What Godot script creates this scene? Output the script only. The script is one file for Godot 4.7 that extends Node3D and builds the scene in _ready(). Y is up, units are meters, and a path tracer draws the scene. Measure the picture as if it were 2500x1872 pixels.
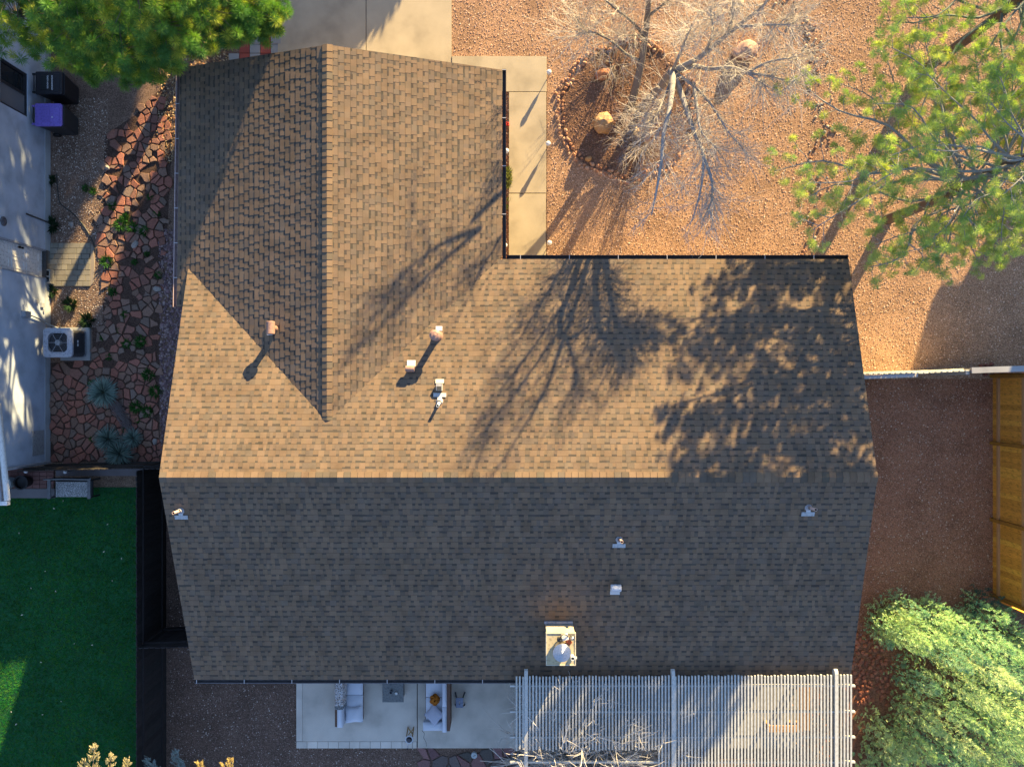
extends Node3D
# A house lot seen from a drone. y is up, +x is to the right in the photograph, +z is towards its lower edge. Vertex colours are linear.

const EYE := 22.5        # height of the drone above the ground
const LENS := 1964.0     # focal length in pixels of the 2500 pixel wide photograph
const EAVE := 2.61
const RIDGE_Z := 2.11
const RIDGE_Y := 4.405
const WING_X := -4.26
const PITCH := 0.345

var M := {}
var taken := {}
var rng := RandomNumberGenerator.new()


# ---------------------------------------------------------------- mesh helper
class Shape:
	var v := PackedVector3Array()
	var c := PackedColorArray()
	var t := PackedInt32Array()

	func tri(a: Vector3, b: Vector3, d: Vector3, col: Color) -> void:
		var i := v.size()
		v.append(a); v.append(b); v.append(d)
		c.append(col); c.append(col); c.append(col)
		t.append(i); t.append(i + 2); t.append(i + 1)

	func quad(a: Vector3, b: Vector3, d: Vector3, e: Vector3, col: Color) -> void:
		var i := v.size()
		v.append(a); v.append(b); v.append(d); v.append(e)
		for k in 4:
			c.append(col)
		t.append(i); t.append(i + 2); t.append(i + 1)
		t.append(i); t.append(i + 3); t.append(i + 2)

	func box(o: Vector3, s: Vector3, col: Color, b := Basis()) -> void:
		var h := s * 0.5
		var p := []
		for k in 8:
			p.append(o + b * Vector3(h.x if k & 1 else -h.x, h.y if k & 2 else -h.y, h.z if k & 4 else -h.z))
		quad(p[0], p[2], p[3], p[1], col)
		quad(p[4], p[5], p[7], p[6], col)
		quad(p[0], p[1], p[5], p[4], col)
		quad(p[2], p[6], p[7], p[3], col)
		quad(p[0], p[4], p[6], p[2], col)
		quad(p[1], p[3], p[7], p[5], col)

	func span(lo: Vector3, hi: Vector3, col: Color) -> void:
		box((lo + hi) * 0.5, (hi - lo).abs(), col)

	# a box with chamfered upper edges
	func pad(lo: Vector3, hi: Vector3, bev: float, col: Color) -> void:
		prism(PackedVector2Array([Vector2(lo.x, lo.z), Vector2(hi.x, lo.z), Vector2(hi.x, hi.z), Vector2(lo.x, hi.z)]), lo.y, hi.y, col, bev)

	# an outline in plan (x, z) raised from y0 to y1 with a chamfer at the top
	func prism(poly: PackedVector2Array, y0: float, y1: float, col: Color, bev := 0.0, tilt := Vector2.ZERO) -> void:
		var q := poly
		if not Geometry2D.is_polygon_clockwise(q):
			q = q.duplicate()
			q.reverse()
		var mid := Vector2.ZERO
		for p in q:
			mid += p
		mid /= q.size()
		var n := q.size()
		var top := PackedVector2Array()
		for p in q:
			var dir := p - mid
			top.append(mid + dir * maxf(0.2, 1.0 - bev / maxf(dir.length(), 0.001)))
		for k in n:
			var a := q[k]
			var b := q[(k + 1) % n]
			var ya := y1 - bev + tilt.dot(a - mid)
			var yb := y1 - bev + tilt.dot(b - mid)
			quad(Vector3(a.x, y0, a.y), Vector3(a.x, ya, a.y), Vector3(b.x, yb, b.y), Vector3(b.x, y0, b.y), col)
			if bev > 0.0:
				var c1 := top[k]
				var d1 := top[(k + 1) % n]
				quad(Vector3(a.x, ya, a.y), Vector3(c1.x, ya + bev, c1.y), Vector3(d1.x, yb + bev, d1.y), Vector3(b.x, yb, b.y), col)
		var idx := Geometry2D.triangulate_polygon(top)
		for k in range(0, idx.size(), 3):
			var w := []
			for j in 3:
				var p := top[idx[k + j]]
				w.append(Vector3(p.x, y1 + tilt.dot(p - mid), p.y))
			if (w[1] - w[0]).cross(w[2] - w[0]).y < 0.0:
				tri(w[0], w[2], w[1], col)
			else:
				tri(w[0], w[1], w[2], col)

	func sheet(poly: PackedVector2Array, y: float, col: Color) -> void:
		var idx := Geometry2D.triangulate_polygon(poly)
		for k in range(0, idx.size(), 3):
			var w := []
			for j in 3:
				w.append(Vector3(poly[idx[k + j]].x, y, poly[idx[k + j]].y))
			if (w[1] - w[0]).cross(w[2] - w[0]).y < 0.0:
				tri(w[0], w[2], w[1], col)
			else:
				tri(w[0], w[1], w[2], col)

	func tube(pts: Array, r0: float, r1: float, n: int, col: Color, col_end = null, ends := true) -> void:
		var m := pts.size()
		if m < 2:
			return
		var start := v.size()
		var d: Vector3 = (pts[1] - pts[0]).normalized()
		var side := d.cross(Vector3(0.31, 0.87, 0.38)).normalized()
		for k in m:
			var nd: Vector3 = (pts[mini(k + 1, m - 1)] - pts[maxi(k - 1, 0)]).normalized()
			side = (side - nd * side.dot(nd)).normalized()
			var up := nd.cross(side)
			var s := float(k) / (m - 1)
			var r := lerpf(r0, r1, s)
			var cc: Color = col if col_end == null else col.lerp(col_end, s)
			for j in n:
				var a := TAU * j / n
				v.append(pts[k] + (side * cos(a) + up * sin(a)) * r)
				c.append(cc)
		for k in m - 1:
			for j in n:
				var a := start + k * n + j
				var b := start + k * n + (j + 1) % n
				t.append(a); t.append(a + n); t.append(b)
				t.append(b); t.append(a + n); t.append(b + n)
		if ends and n > 3:
			for e in 2:
				var at := start if e == 0 else start + (m - 1) * n
				for j in range(1, n - 1):
					t.append(at)
					t.append(at + j + (1 if e else 0))
					t.append(at + j + (0 if e else 1))

	# a profile of (radius, height) turned about the y axis of b, standing at o
	func lathe(prof: Array, n: int, o: Vector3, col: Color, b := Basis()) -> void:
		for k in prof.size() - 1:
			var p: Vector2 = prof[k]
			var q: Vector2 = prof[k + 1]
			var start := v.size()
			for j in n:
				var a := TAU * j / n
				v.append(o + b * Vector3(cos(a) * p.x, p.y, sin(a) * p.x))
				v.append(o + b * Vector3(cos(a) * q.x, q.y, sin(a) * q.x))
				c.append(col); c.append(col)
			for j in n:
				var a := start + j * 2
				var d := start + ((j + 1) % n) * 2
				t.append(a); t.append(d); t.append(a + 1)
				t.append(d); t.append(d + 1); t.append(a + 1)

	# an irregular stone: a ball of rings pushed about
	func rock(o: Vector3, s: Vector3, r: RandomNumberGenerator, col: Color, rings := 4, n := 7, rough := 0.22, turn := 0.0) -> void:
		var start := v.size()
		var b := Basis(Vector3.UP, turn)
		var cuts := []
		for k in 5:
			cuts.append([Vector3(r.randfn(), r.randfn() * 0.7, r.randfn()).normalized(), r.randf_range(0.62, 0.92)])
		for k in rings + 1:
			var la := PI * (float(k) / rings - 0.5)
			for j in n:
				var lo := TAU * (j + 0.5 * (k % 2)) / n
				var p := Vector3(cos(la) * cos(lo), sin(la), cos(la) * sin(lo))
				var w := 1.0
				for q in cuts:
					var dd: float = p.dot(q[0])
					if dd > q[1] * 0.98:
						w = minf(w, q[1] / dd)
				w *= 1.0 + r.randf_range(-rough, rough) * 0.5
				v.append(o + b * (p * w * s))
				c.append(col * r.randf_range(0.93, 1.05))
		for k in rings:
			for j in n:
				var a := start + k * n + j
				var d := start + k * n + (j + 1) % n
				t.append(a); t.append(d); t.append(a + n)
				t.append(d); t.append(d + n); t.append(a + n)

	func mesh(off := Vector3.ZERO, smooth := true) -> ArrayMesh:
		var p := v
		if off != Vector3.ZERO:
			p = PackedVector3Array()
			p.resize(v.size())
			for k in v.size():
				p[k] = v[k] - off
		var arrays := []
		arrays.resize(Mesh.ARRAY_MAX)
		var col := c
		var idx := t
		if smooth:
			var nrm := PackedVector3Array()
			nrm.resize(p.size())
			for k in range(0, t.size(), 3):
				var w := (p[t[k + 2]] - p[t[k]]).cross(p[t[k + 1]] - p[t[k]])
				for j in 3:
					nrm[t[k + j]] += w
			for k in nrm.size():
				nrm[k] = nrm[k].normalized() if nrm[k].length_squared() > 1e-20 else Vector3.UP
			arrays[Mesh.ARRAY_NORMAL] = nrm
		arrays[Mesh.ARRAY_VERTEX] = p
		arrays[Mesh.ARRAY_COLOR] = col
		arrays[Mesh.ARRAY_INDEX] = idx
		var m := ArrayMesh.new()
		m.add_surface_from_arrays(Mesh.PRIMITIVE_TRIANGLES, arrays)
		return m


# ---------------------------------------------------------------- scene helpers
func at(sx: float, sy: float, h := 0.0) -> Vector3:
	return Vector3((sx - 1250.0) / LENS * (EYE - h), h, (sy - 936.0) / LENS * (EYE - h))


func flat(list: Array, h := 0.0) -> PackedVector2Array:
	var out := PackedVector2Array()
	for k in range(0, list.size(), 2):
		var p := at(list[k], list[k + 1], h)
		out.append(Vector2(p.x, p.z))
	return out


func rect(x0: float, z0: float, x1: float, z1: float) -> PackedVector2Array:
	return PackedVector2Array([Vector2(x0, z0), Vector2(x1, z0), Vector2(x1, z1), Vector2(x0, z1)])


func numbered(parent: Node, called: String) -> String:
	var key := str(parent.get_instance_id()) + called
	var n: int = taken.get(key, 0)
	taken[key] = n + 1
	return called if n == 0 else "%s_%03d" % [called, n]


func tag(o: Node, label := "", category := "", group := "", kind := "") -> void:
	if label: o.set_meta("label", label)
	if category: o.set_meta("category", category)
	if group: o.set_meta("group", group)
	if kind: o.set_meta("kind", kind)


func where(o: Node) -> Vector3:
	var p := Vector3.ZERO
	while o is Node3D and o != self:
		p += o.position
		o = o.get_parent()
	return p


func thing(called: String, label: String, category: String, pos := Vector3.ZERO, group := "") -> Node3D:
	var o := Node3D.new()
	o.name = numbered(self, called)
	o.position = pos
	add_child(o, true)
	tag(o, label, category, group)
	return o


func put(parent: Node, called: String, mesh: Mesh, m: Material, pos := Vector3.ZERO) -> MeshInstance3D:
	var o := MeshInstance3D.new()
	o.name = numbered(parent, called)
	o.mesh = mesh
	if mesh is ArrayMesh and mesh.surface_get_material(0) == null:
		mesh.surface_set_material(0, m)
	else:
		o.material_override = m
	o.position = pos
	parent.add_child(o, true)
	return o


# a part whose shape is written in the coordinates of the place
func part(parent: Node, called: String, s: Shape, m: Material, label := "", smooth := true) -> MeshInstance3D:
	var o := put(parent, called, s.mesh(where(parent), smooth), m)
	if label: o.set_meta("label", label)
	return o


func solo(called: String, label: String, category: String, s: Shape, m: Material, pos := Vector3.ZERO, group := "", smooth := true) -> MeshInstance3D:
	var o := put(self, called, s.mesh(pos, smooth), m, pos)
	tag(o, label, category, group)
	return o


func ground_piece(called: String, s: Shape, m: Material) -> MeshInstance3D:
	var o := put(self, called, s.mesh(), m)
	o.set_meta("kind", "structure")
	return o


func scatter(parent: Node, called: String, mesh: Mesh, m: Material, places: Array, tints: Array, stuff := false, label := "", category := "") -> MultiMeshInstance3D:
	var mm := MultiMesh.new()
	mm.transform_format = MultiMesh.TRANSFORM_3D
	mm.use_colors = true
	mm.mesh = mesh
	mm.instance_count = places.size()
	var off := where(parent)
	for k in places.size():
		var x: Transform3D = places[k]
		x.origin -= off
		mm.set_instance_transform(k, x)
		mm.set_instance_color(k, tints[k])
	var o := MultiMeshInstance3D.new()
	o.name = numbered(parent, called)
	o.multimesh = mm
	o.material_override = m
	parent.add_child(o, true)
	tag(o, label, category, "", "stuff" if stuff else "")
	return o


# the same, as one mesh of its own: leaves of a crown
func baked(parent: Node, called: String, mesh: ArrayMesh, m: Material, places: Array, tints: Array) -> MeshInstance3D:
	var src := mesh.surface_get_arrays(0)
	var idx: PackedInt32Array = src[Mesh.ARRAY_INDEX]
	var vs: PackedVector3Array = src[Mesh.ARRAY_VERTEX]
	var soup := PackedVector3Array()
	var nrm := PackedVector3Array()
	for k in range(0, idx.size(), 3):
		var w := (vs[idx[k + 2]] - vs[idx[k]]).cross(vs[idx[k + 1]] - vs[idx[k]]).normalized()
		for j in 3:
			soup.append(vs[idx[k + j]])
			nrm.append(w)
	var off := where(parent)
	var v := PackedVector3Array()
	var nn := PackedVector3Array()
	var cc := PackedColorArray()
	var one := PackedColorArray()
	one.resize(soup.size())
	for k in places.size():
		var x: Transform3D = places[k]
		x.origin -= off
		v.append_array(x * soup)
		nn.append_array(Transform3D(x.basis.orthonormalized(), Vector3.ZERO) * nrm)
		one.fill(tints[k])
		cc.append_array(one)
	var arrays := []
	arrays.resize(Mesh.ARRAY_MAX)
	arrays[Mesh.ARRAY_VERTEX] = v
	arrays[Mesh.ARRAY_NORMAL] = nn
	arrays[Mesh.ARRAY_COLOR] = cc
	var am := ArrayMesh.new()
	am.add_surface_from_arrays(Mesh.PRIMITIVE_TRIANGLES, arrays)
	return put(parent, called, am, m)


func smooth_path(p: Array, per := 4) -> Array:
	var out := []
	for k in p.size() - 1:
		var a: Vector3 = p[maxi(k - 1, 0)]
		var b: Vector3 = p[k]
		var c: Vector3 = p[k + 1]
		var d: Vector3 = p[mini(k + 2, p.size() - 1)]
		for j in per:
			out.append(b.cubic_interpolate(c, a, d, float(j) / per))
	out.append(p[-1])
	return out


func shade(c: Color, lo := 0.85, hi := 1.15) -> Color:
	var f := rng.randf_range(lo, hi)
	return Color(c.r * f, c.g * f, c.b * f)


func jitter(r: float) -> Vector3:
	return Vector3(rng.randf_range(-r, r), rng.randf_range(-r, r), rng.randf_range(-r, r))


# ---------------------------------------------------------------- materials
func noise_texture(type: int, freq: float, stops: Array, seed_: int, octaves := 3, size := 512) -> NoiseTexture2D:
	var n := FastNoiseLite.new()
	n.noise_type = type
	n.frequency = freq
	n.seed = seed_
	n.fractal_octaves = octaves
	n.cellular_return_type = FastNoiseLite.RETURN_CELL_VALUE
	var g := Gradient.new()
	var offs := PackedFloat32Array()
	var cols := PackedColorArray()
	for k in stops.size():
		var s = stops[k]
		if s is float:
			offs.append(float(k) / (stops.size() - 1))
			cols.append(Color(s, s, s))
		else:
			offs.append(s[0])
			cols.append(s[1])
	g.offsets = offs
	g.colors = cols
	var tx := NoiseTexture2D.new()
	tx.width = size
	tx.height = size
	tx.seamless = true
	tx.noise = n
	tx.color_ramp = g
	return tx


func surface(called: String, rough: float, tex: Texture2D = null, scale := Vector3.ONE, opt := {}) -> StandardMaterial3D:
	var m := StandardMaterial3D.new()
	m.resource_name = called
	m.vertex_color_use_as_albedo = true
	m.cull_mode = BaseMaterial3D.CULL_DISABLED
	m.roughness = rough
	m.metallic = opt.get("metal", 0.0)
	m.metallic_specular = opt.get("spec", 0.4)
	if tex:
		m.albedo_texture = tex
		m.uv1_triplanar = true
		m.uv1_world_triplanar = true
		m.uv1_scale = scale
	if opt.has("over"):
		m.detail_enabled = true
		m.detail_blend_mode = BaseMaterial3D.BLEND_MODE_MUL
		m.detail_albedo = opt.over
		m.detail_uv_layer = BaseMaterial3D.DETAIL_UV_2
		m.uv2_triplanar = true
		m.uv2_world_triplanar = true
		m.uv2_scale = opt.over_scale
	if opt.has("relief"):
		m.heightmap_enabled = true
		m.heightmap_texture = opt.relief
		m.heightmap_scale = opt.relief_cm
	if opt.has("back"):
		m.backlight_enabled = true
		m.backlight = opt.back
	M[called] = m
	return m


func make_materials() -> void:
	var grain := noise_texture(FastNoiseLite.TYPE_SIMPLEX, 0.22, [0.82, 0.94, 1.0], 3, 3)
	var blotch := noise_texture(FastNoiseLite.TYPE_SIMPLEX, 0.012, [0.84, 0.95, 1.0], 5, 5)
	var stain := noise_texture(FastNoiseLite.TYPE_SIMPLEX, 0.02, [0.7, 0.95, 0.98, 1.0], 9, 5)
	var cells := noise_texture(FastNoiseLite.TYPE_CELLULAR, 0.09, [0.66, 0.76, 0.86, 0.93, 1.0], 11, 1)
	var pebble := noise_texture(FastNoiseLite.TYPE_CELLULAR, 0.12, [0.0, 1.0], 17, 2)
	var lumps := noise_texture(FastNoiseLite.TYPE_SIMPLEX, 0.05, [0.0, 1.0], 21, 5)
	var wood := noise_texture(FastNoiseLite.TYPE_SIMPLEX, 0.03, [0.74, 0.88, 0.82, 0.97, 1.0], 31, 4)
	surface("shingle", 0.95, grain, Vector3.ONE * 0.5, {"over": blotch, "over_scale": Vector3.ONE * 0.22, "spec": 0.25})
	surface("concrete", 0.9, grain, Vector3.ONE * 0.7, {"over": blotch, "over_scale": Vector3.ONE * 0.13})
	surface("stucco", 0.92, grain, Vector3.ONE * 0.9, {"over": blotch, "over_scale": Vector3.ONE * 0.2, "relief": grain, "relief_cm": 0.3})
	surface("soil", 0.97, cells, Vector3.ONE * 1.0, {"over": blotch, "over_scale": Vector3.ONE * 0.12, "relief": pebble, "relief_cm": 0.7, "spec": 0.2})
	surface("turf", 0.9, cells, Vector3.ONE * 1.2, {"over": blotch, "over_scale": Vector3.ONE * 0.2, "relief": pebble, "relief_cm": 1.0})
	surface("stone", 0.9, grain, Vector3.ONE * 1.0, {"over": stain, "over_scale": Vector3.ONE * 1.6, "relief": lumps, "relief_cm": 0.8, "spec": 0.3})
	surface("wood_along_z", 0.8, wood, Vector3(9.0, 9.0, 0.6))
	surface("wood_along_y", 0.8, wood, Vector3(7.0, 0.5, 7.0), {"over": stain, "over_scale": Vector3(1.1, 0.3, 1.1)})
	surface("white_wood", 0.75, stain, Vector3(3.0, 3.0, 0.8))
	surface("bark", 0.95, grain, Vector3.ONE * 1.5, {"over": stain, "over_scale": Vector3.ONE * 2.0})
	surface("twig", 0.9)
	surface("paint", 0.5, stain, Vector3.ONE * 0.9)
	surface("plastic", 0.42, stain, Vector3.ONE * 1.3)
	surface("plain", 0.8)
	surface("metal", 0.32, stain, Vector3.ONE * 2.0, {"metal": 0.9, "spec": 0.5})
	surface("fabric", 0.95, grain, Vector3.ONE * 2.0, {"spec": 0.15})
	surface("needle", 0.6, null, Vector3.ONE, {"spec": 0.3, "back": Color(0.8, 0.85, 0.4)})
	surface("leaf", 0.95, null, Vector3.ONE, {"spec": 0.12, "back": Color(0.6, 0.62, 0.4)})
	surface("glass_dark", 0.06, null, Vector3.ONE, {"spec": 0.6})
	var spots := noise_texture(FastNoiseLite.TYPE_SIMPLEX, 0.035, [[0.0, Color(0.03, 0.03, 0.035)], [0.27, Color(0.05, 0.05, 0.05)], [0.33, Color(0.9, 0.9, 0.9)], [0.68, Color(1, 1, 1)], [0.74, Color(0.72, 0.55, 0.38)], [1.0, Color(0.5, 0.36, 0.22)]], 51, 2)
	surface("spots", 0.95, spots, Vector3.ONE * 0.9)
	var leafy := noise_texture(FastNoiseLite.TYPE_SIMPLEX, 0.05, [[0.0, Color(0.25, 0.26, 0.26)], [0.38, Color(0.35, 0.36, 0.36)], [0.44, Color(0.95, 0.95, 0.95)], [0.56, Color(1, 1, 1)], [0.62, Color(0.3, 0.31, 0.31)], [1.0, Color(0.6, 0.6, 0.6)]], 57, 2)
	surface("leaf_print", 0.95, leafy, Vector3(1.1, 1.1, 1.1))
	var veins := noise_texture(FastNoiseLite.TYPE_SIMPLEX, 0.02, [[0.0, Color(0.6, 0.6, 0.6)], [0.46, Color(0.72, 0.72, 0.72)], [0.5, Color(1, 0.98, 0.92)], [0.54, Color(0.72, 0.72, 0.72)], [1.0, Color(0.85, 0.85, 0.85)]], 61, 5)
	surface("marble", 0.35, veins, Vector3.ONE * 1.2)


# ---------------------------------------------------------------- the house
func north_y(z: float) -> float:
	return RIDGE_Y - (RIDGE_Z - z) * PITCH


func south_y(z: float) -> float:
	return RIDGE_Y - (z - RIDGE_Z) * PITCH


var wing_y := EAVE + 3.97 * PITCH


func west_y(x: float) -> float:
	return wing_y - (WING_X - x) * PITCH


func east_y(x: float) -> float:
	return wing_y - (x - WING_X) * PITCH


func tab_shape(s: Shape, tab: Dictionary) -> void:
	var o: Vector3 = tab.o
	var uu: Vector3 = tab.u
	var vv: Vector3 = tab.v
	var nn: Vector3 = tab.n
	for piece in tab.pieces:
		var poly: PackedVector2Array = piece[0]
		var col: Color = piece[1]
		var top := []
		var low := []
		for p in poly:
			var base := o + uu * p.x + vv * p.y
			var h: float = lerpf(tab.butt, tab.end, clampf((p.y - tab.v0) / tab.e, 0.0, 1.0))
			top.append(base + nn * h)
			low.append(base - nn * 0.004)
		var n := poly.size()
		if n == 4:
			s.quad(top[0], top[1], top[2], top[3], col)
		else:
			var idx := Geometry2D.triangulate_polygon(poly)
			for k in range(0, idx.size(), 3):
				var a: Vector3 = top[idx[k]]
				var b: Vector3 = top[idx[k + 1]]
				var d: Vector3 = top[idx[k + 2]]
				if (b - a).cross(d - a).dot(nn) < 0.0:
					s.tri(a, d, b, col)
				else:
					s.tri(a, b, d, col)
		for k in n:
			var j := (k + 1) % n
			if absf(poly[k].y - poly[j].y) < 0.001 and poly[k].y > tab.v0 + 0.001:
				continue
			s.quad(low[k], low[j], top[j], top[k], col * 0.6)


func shingle_colour() -> Color:
	var r := rng.randf()
	if r < 0.55:
		return shade(Color(0.232, 0.162, 0.108), 0.92, 1.08)
	if r < 0.86:
		return shade(Color(0.212, 0.154, 0.108), 0.92, 1.08)
	return shade(Color(0.182, 0.141, 0.106), 0.92, 1.08)


# lays courses of laminated shingles on the plane through points (outline in the place, eave first) and returns them as tabs
func lay_shingles(o: Vector3, u: Vector3, v: Vector3, outline: Array) -> Array:
	var n := u.cross(v).normalized()
	var poly := PackedVector2Array()
	var lo := Vector2(1e9, 1e9)
	var hi := -lo
	for p in outline:
		var q := Vector2(u.dot(p - o), v.dot(p - o))
		poly.append(q)
		lo = lo.min(q)
		hi = hi.max(q)
	var tabs := []
	var e := 0.143
	var row := 0
	var v0 := lo.y
	while v0 < hi.y:
		var x := lo.x - rng.randf() * 0.3
		var high := rng.randf() < 0.5
		var wave := rng.randf() * TAU
		while x < hi.x:
			var w := rng.randf_range(0.065, 0.175) if high else rng.randf_range(0.06, 0.125)
			var rim := PackedVector2Array([Vector2(x, v0), Vector2(x + w, v0), Vector2(x + w, v0 + e), Vector2(x, v0 + e)])
			var whole := true
			for q in rim:
				if not Geometry2D.is_point_in_polygon(q, poly):
					whole = false
			var col := shingle_colour()
			if not high:
				col = shade(Color(0.196, 0.146, 0.104), 0.9, 1.1) if rng.randf() < 0.6 else col * 0.92
			var pieces := []
			if high:
				var line := v0 + e * rng.randf_range(0.86, 0.92)
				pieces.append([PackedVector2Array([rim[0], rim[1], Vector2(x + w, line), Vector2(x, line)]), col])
				pieces.append([PackedVector2Array([Vector2(x, line), Vector2(x + w, line), rim[2], rim[3]]), col * 0.68])  # darker top strip: dark granules, and the course shade put into the colour
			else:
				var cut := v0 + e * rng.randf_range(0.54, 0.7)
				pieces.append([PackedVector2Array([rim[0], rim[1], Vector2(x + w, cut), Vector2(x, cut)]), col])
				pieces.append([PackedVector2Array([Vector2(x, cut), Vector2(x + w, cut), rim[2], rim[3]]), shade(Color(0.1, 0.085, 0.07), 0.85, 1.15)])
			if not whole:
				var left := []
				for pc in pieces:
					for cutp in Geometry2D.intersect_polygons(pc[0], poly):
						var cp: PackedVector2Array = cutp
						if Geometry2D.is_polygon_clockwise(cp):
							cp.reverse()
						left.append([cp, pc[1]])
				pieces = left
			if pieces.size():
				var mid := o + u * (x + w * 0.5) + v * (v0 + e * 0.5)
				tabs.append({"o": o, "u": u, "v": v, "n": n, "pieces": pieces, "v0": v0, "e": e, "butt": 0.0105 if high else 0.0055, "end": 0.0048 if high else 0.002, "mid": mid, "whole": whole, "far": (mid - Vector3(0, EYE, 0)).length()})
			x += w
			high = not high if rng.randf() < 0.86 else high
		row += 1
		v0 += e
	return tabs


func roof_deck(s: Shape, outline: Array, col: Color) -> void:
	var drop := Vector3(0, -0.15, 0)
	var flat_outline := PackedVector2Array()
	for p in outline:
		flat_outline.append(Vector2(p.x, p.z))
	var idx := Geometry2D.triangulate_polygon(flat_outline)
	for k in range(0, idx.size(), 3):
		var w := [outline[idx[k]], outline[idx[k + 1]], outline[idx[k + 2]]]
		if (w[1] - w[0]).cross(w[2] - w[0]).y < 0.0:
			w.reverse()
		s.tri(w[0], w[1], w[2], col)
		s.tri(w[0] + drop, w[2] + drop, w[1] + drop, col)
	var n := outline.size()
	for k in n:
		var a: Vector3 = outline[k]
		var b: Vector3 = outline[(k + 1) % n]
		s.quad(a + drop, b + drop, b, a, col)


func ridge_caps(roof: Node, a: Vector3, b: Vector3, left: Vector3, right: Vector3) -> void:
	var d := (b - a).normalized()
	var total := (b - a).length()
	var x := 0.0
	while x < total - 0.05:
		var w := minf(rng.randf_range(0.15, 0.17), total - x)
		var col := shade(Color(0.24, 0.166, 0.108), 0.85, 1.1)
		if rng.randf() < 0.3:
			col = shade(Color(0.16, 0.13, 0.098), 0.85, 1.15)
		var s := Shape.new()
		var h0 := Vector3(0, 0.03, 0)
		var h1 := Vector3(0, 0.02, 0)
		var reach := 0.125
		for q in [left, right]:
			var p0 := a + d * (x - 0.012)
			var p1 := a + d * (x + w - 0.002)
			var e0: Vector3 = p0 + q * reach
			var e1: Vector3 = p1 + q * reach
			var first: bool = d.cross(q).y < 0.0
			var pts := [p0 + h1, p1 + h0, e1 + h0, e0 + h1]
			if first:
				pts.reverse()
			s.quad(pts[3], pts[2], pts[1], pts[0], col)
			s.quad(e0, e1, e1 + h0, e0 + h1, col * 0.8)
			s.quad(p1, p1 + h0, e1 + h0, e1, col * 0.7)
		part(roof, "ridge_shingle", s, M.shingle, "", false)
		x += w


func gutter(house: Node, a: Vector3, b: Vector3, out: Vector3, col: Color, first := 0.3, step := 1.2) -> void:
	var s := Shape.new()
	var w := 0.098
	var hgt := 0.105
	var d := (b - a).normalized()
	var lip := col * 1.5
	var back := Vector3(0, 0.0, 0)
	var up := Vector3.UP
	var prof := [out * 0.004 + up * 0.0, out * 0.004 - up * hgt, out * (w * 0.7) - up * hgt, out * w - up * 0.035, out * w - up * 0.0, out * (w - 0.014) - up * 0.004]
	for k in prof.size() - 1:
		s.quad(a + prof[k], b + prof[k], b + prof[k + 1], a + prof[k + 1], lip if k >= 3 else col)
	# the outside skin, a little off the inside
	for k in range(1, 4):
		var off := (out * 0.003 - up * 0.003)
		s.quad(a + prof[k] + off, a + prof[k + 1] + off, b + prof[k + 1] + off, b + prof[k] + off, col)
	for e in [a, b]:
		for k in range(1, 4):
			s.tri(e + prof[0], e + prof[k], e + prof[k + 1], col)
	var g := part(house, "gutter", s, M.paint, "", false)
	var len_ := (b - a).length()
	var x := first
	while x < len_ - 0.05:
		var hs := Shape.new()
		var bas := Basis(d, up, d.cross(up))
		hs.box(a + d * x + out * (w * 0.5) + up * 0.006, Vector3(0.016, 0.008, w), Color(0.42, 0.4, 0.4), bas)
		part(g, "hanger", hs, M.plain)
		x += step


func barrel_vent(house: Node, base: Vector3, axis: Vector3, down: Vector3, col: Color, hgt: float, metal: Material, len_ := 0.3, r := 0.1) -> void:
	var s := Shape.new()
	s.lathe([Vector2(r * 0.78, -0.1), Vector2(r * 0.78, hgt)], 18, base, col)
	var vent := part(house, "roof_vent", s, metal)
	var cap := Shape.new()
	var c0 := base + Vector3(0, hgt, 0)
	var up := Vector3.UP
	var bas := Basis(axis.cross(up).normalized(), axis, up)
	cap.lathe([Vector2(0.001, -len_ * 0.5), Vector2(r * 0.9, -len_ * 0.5), Vector2(r, -len_ * 0.46), Vector2(r, len_ * 0.46), Vector2(r * 0.9, len_ * 0.5), Vector2(0.001, len_ * 0.5)], 18, c0, col, bas)
	part(vent, "vent_cap", cap, metal)
	var fl := Shape.new()
	var slope := (down - Vector3.UP * PITCH).normalized()
	var nrm := slope.cross(axis).normalized()
	var nb := Basis(axis, nrm if nrm.y > 0.0 else -nrm, slope)
	fl.box(base + slope * 0.14 + Vector3(0, 0.026, 0), Vector3(len_ * 0.95, 0.006, 0.16), Color(0.55, 0.55, 0.55), nb)
	part(vent, "flashing", fl, M.plain)


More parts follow.
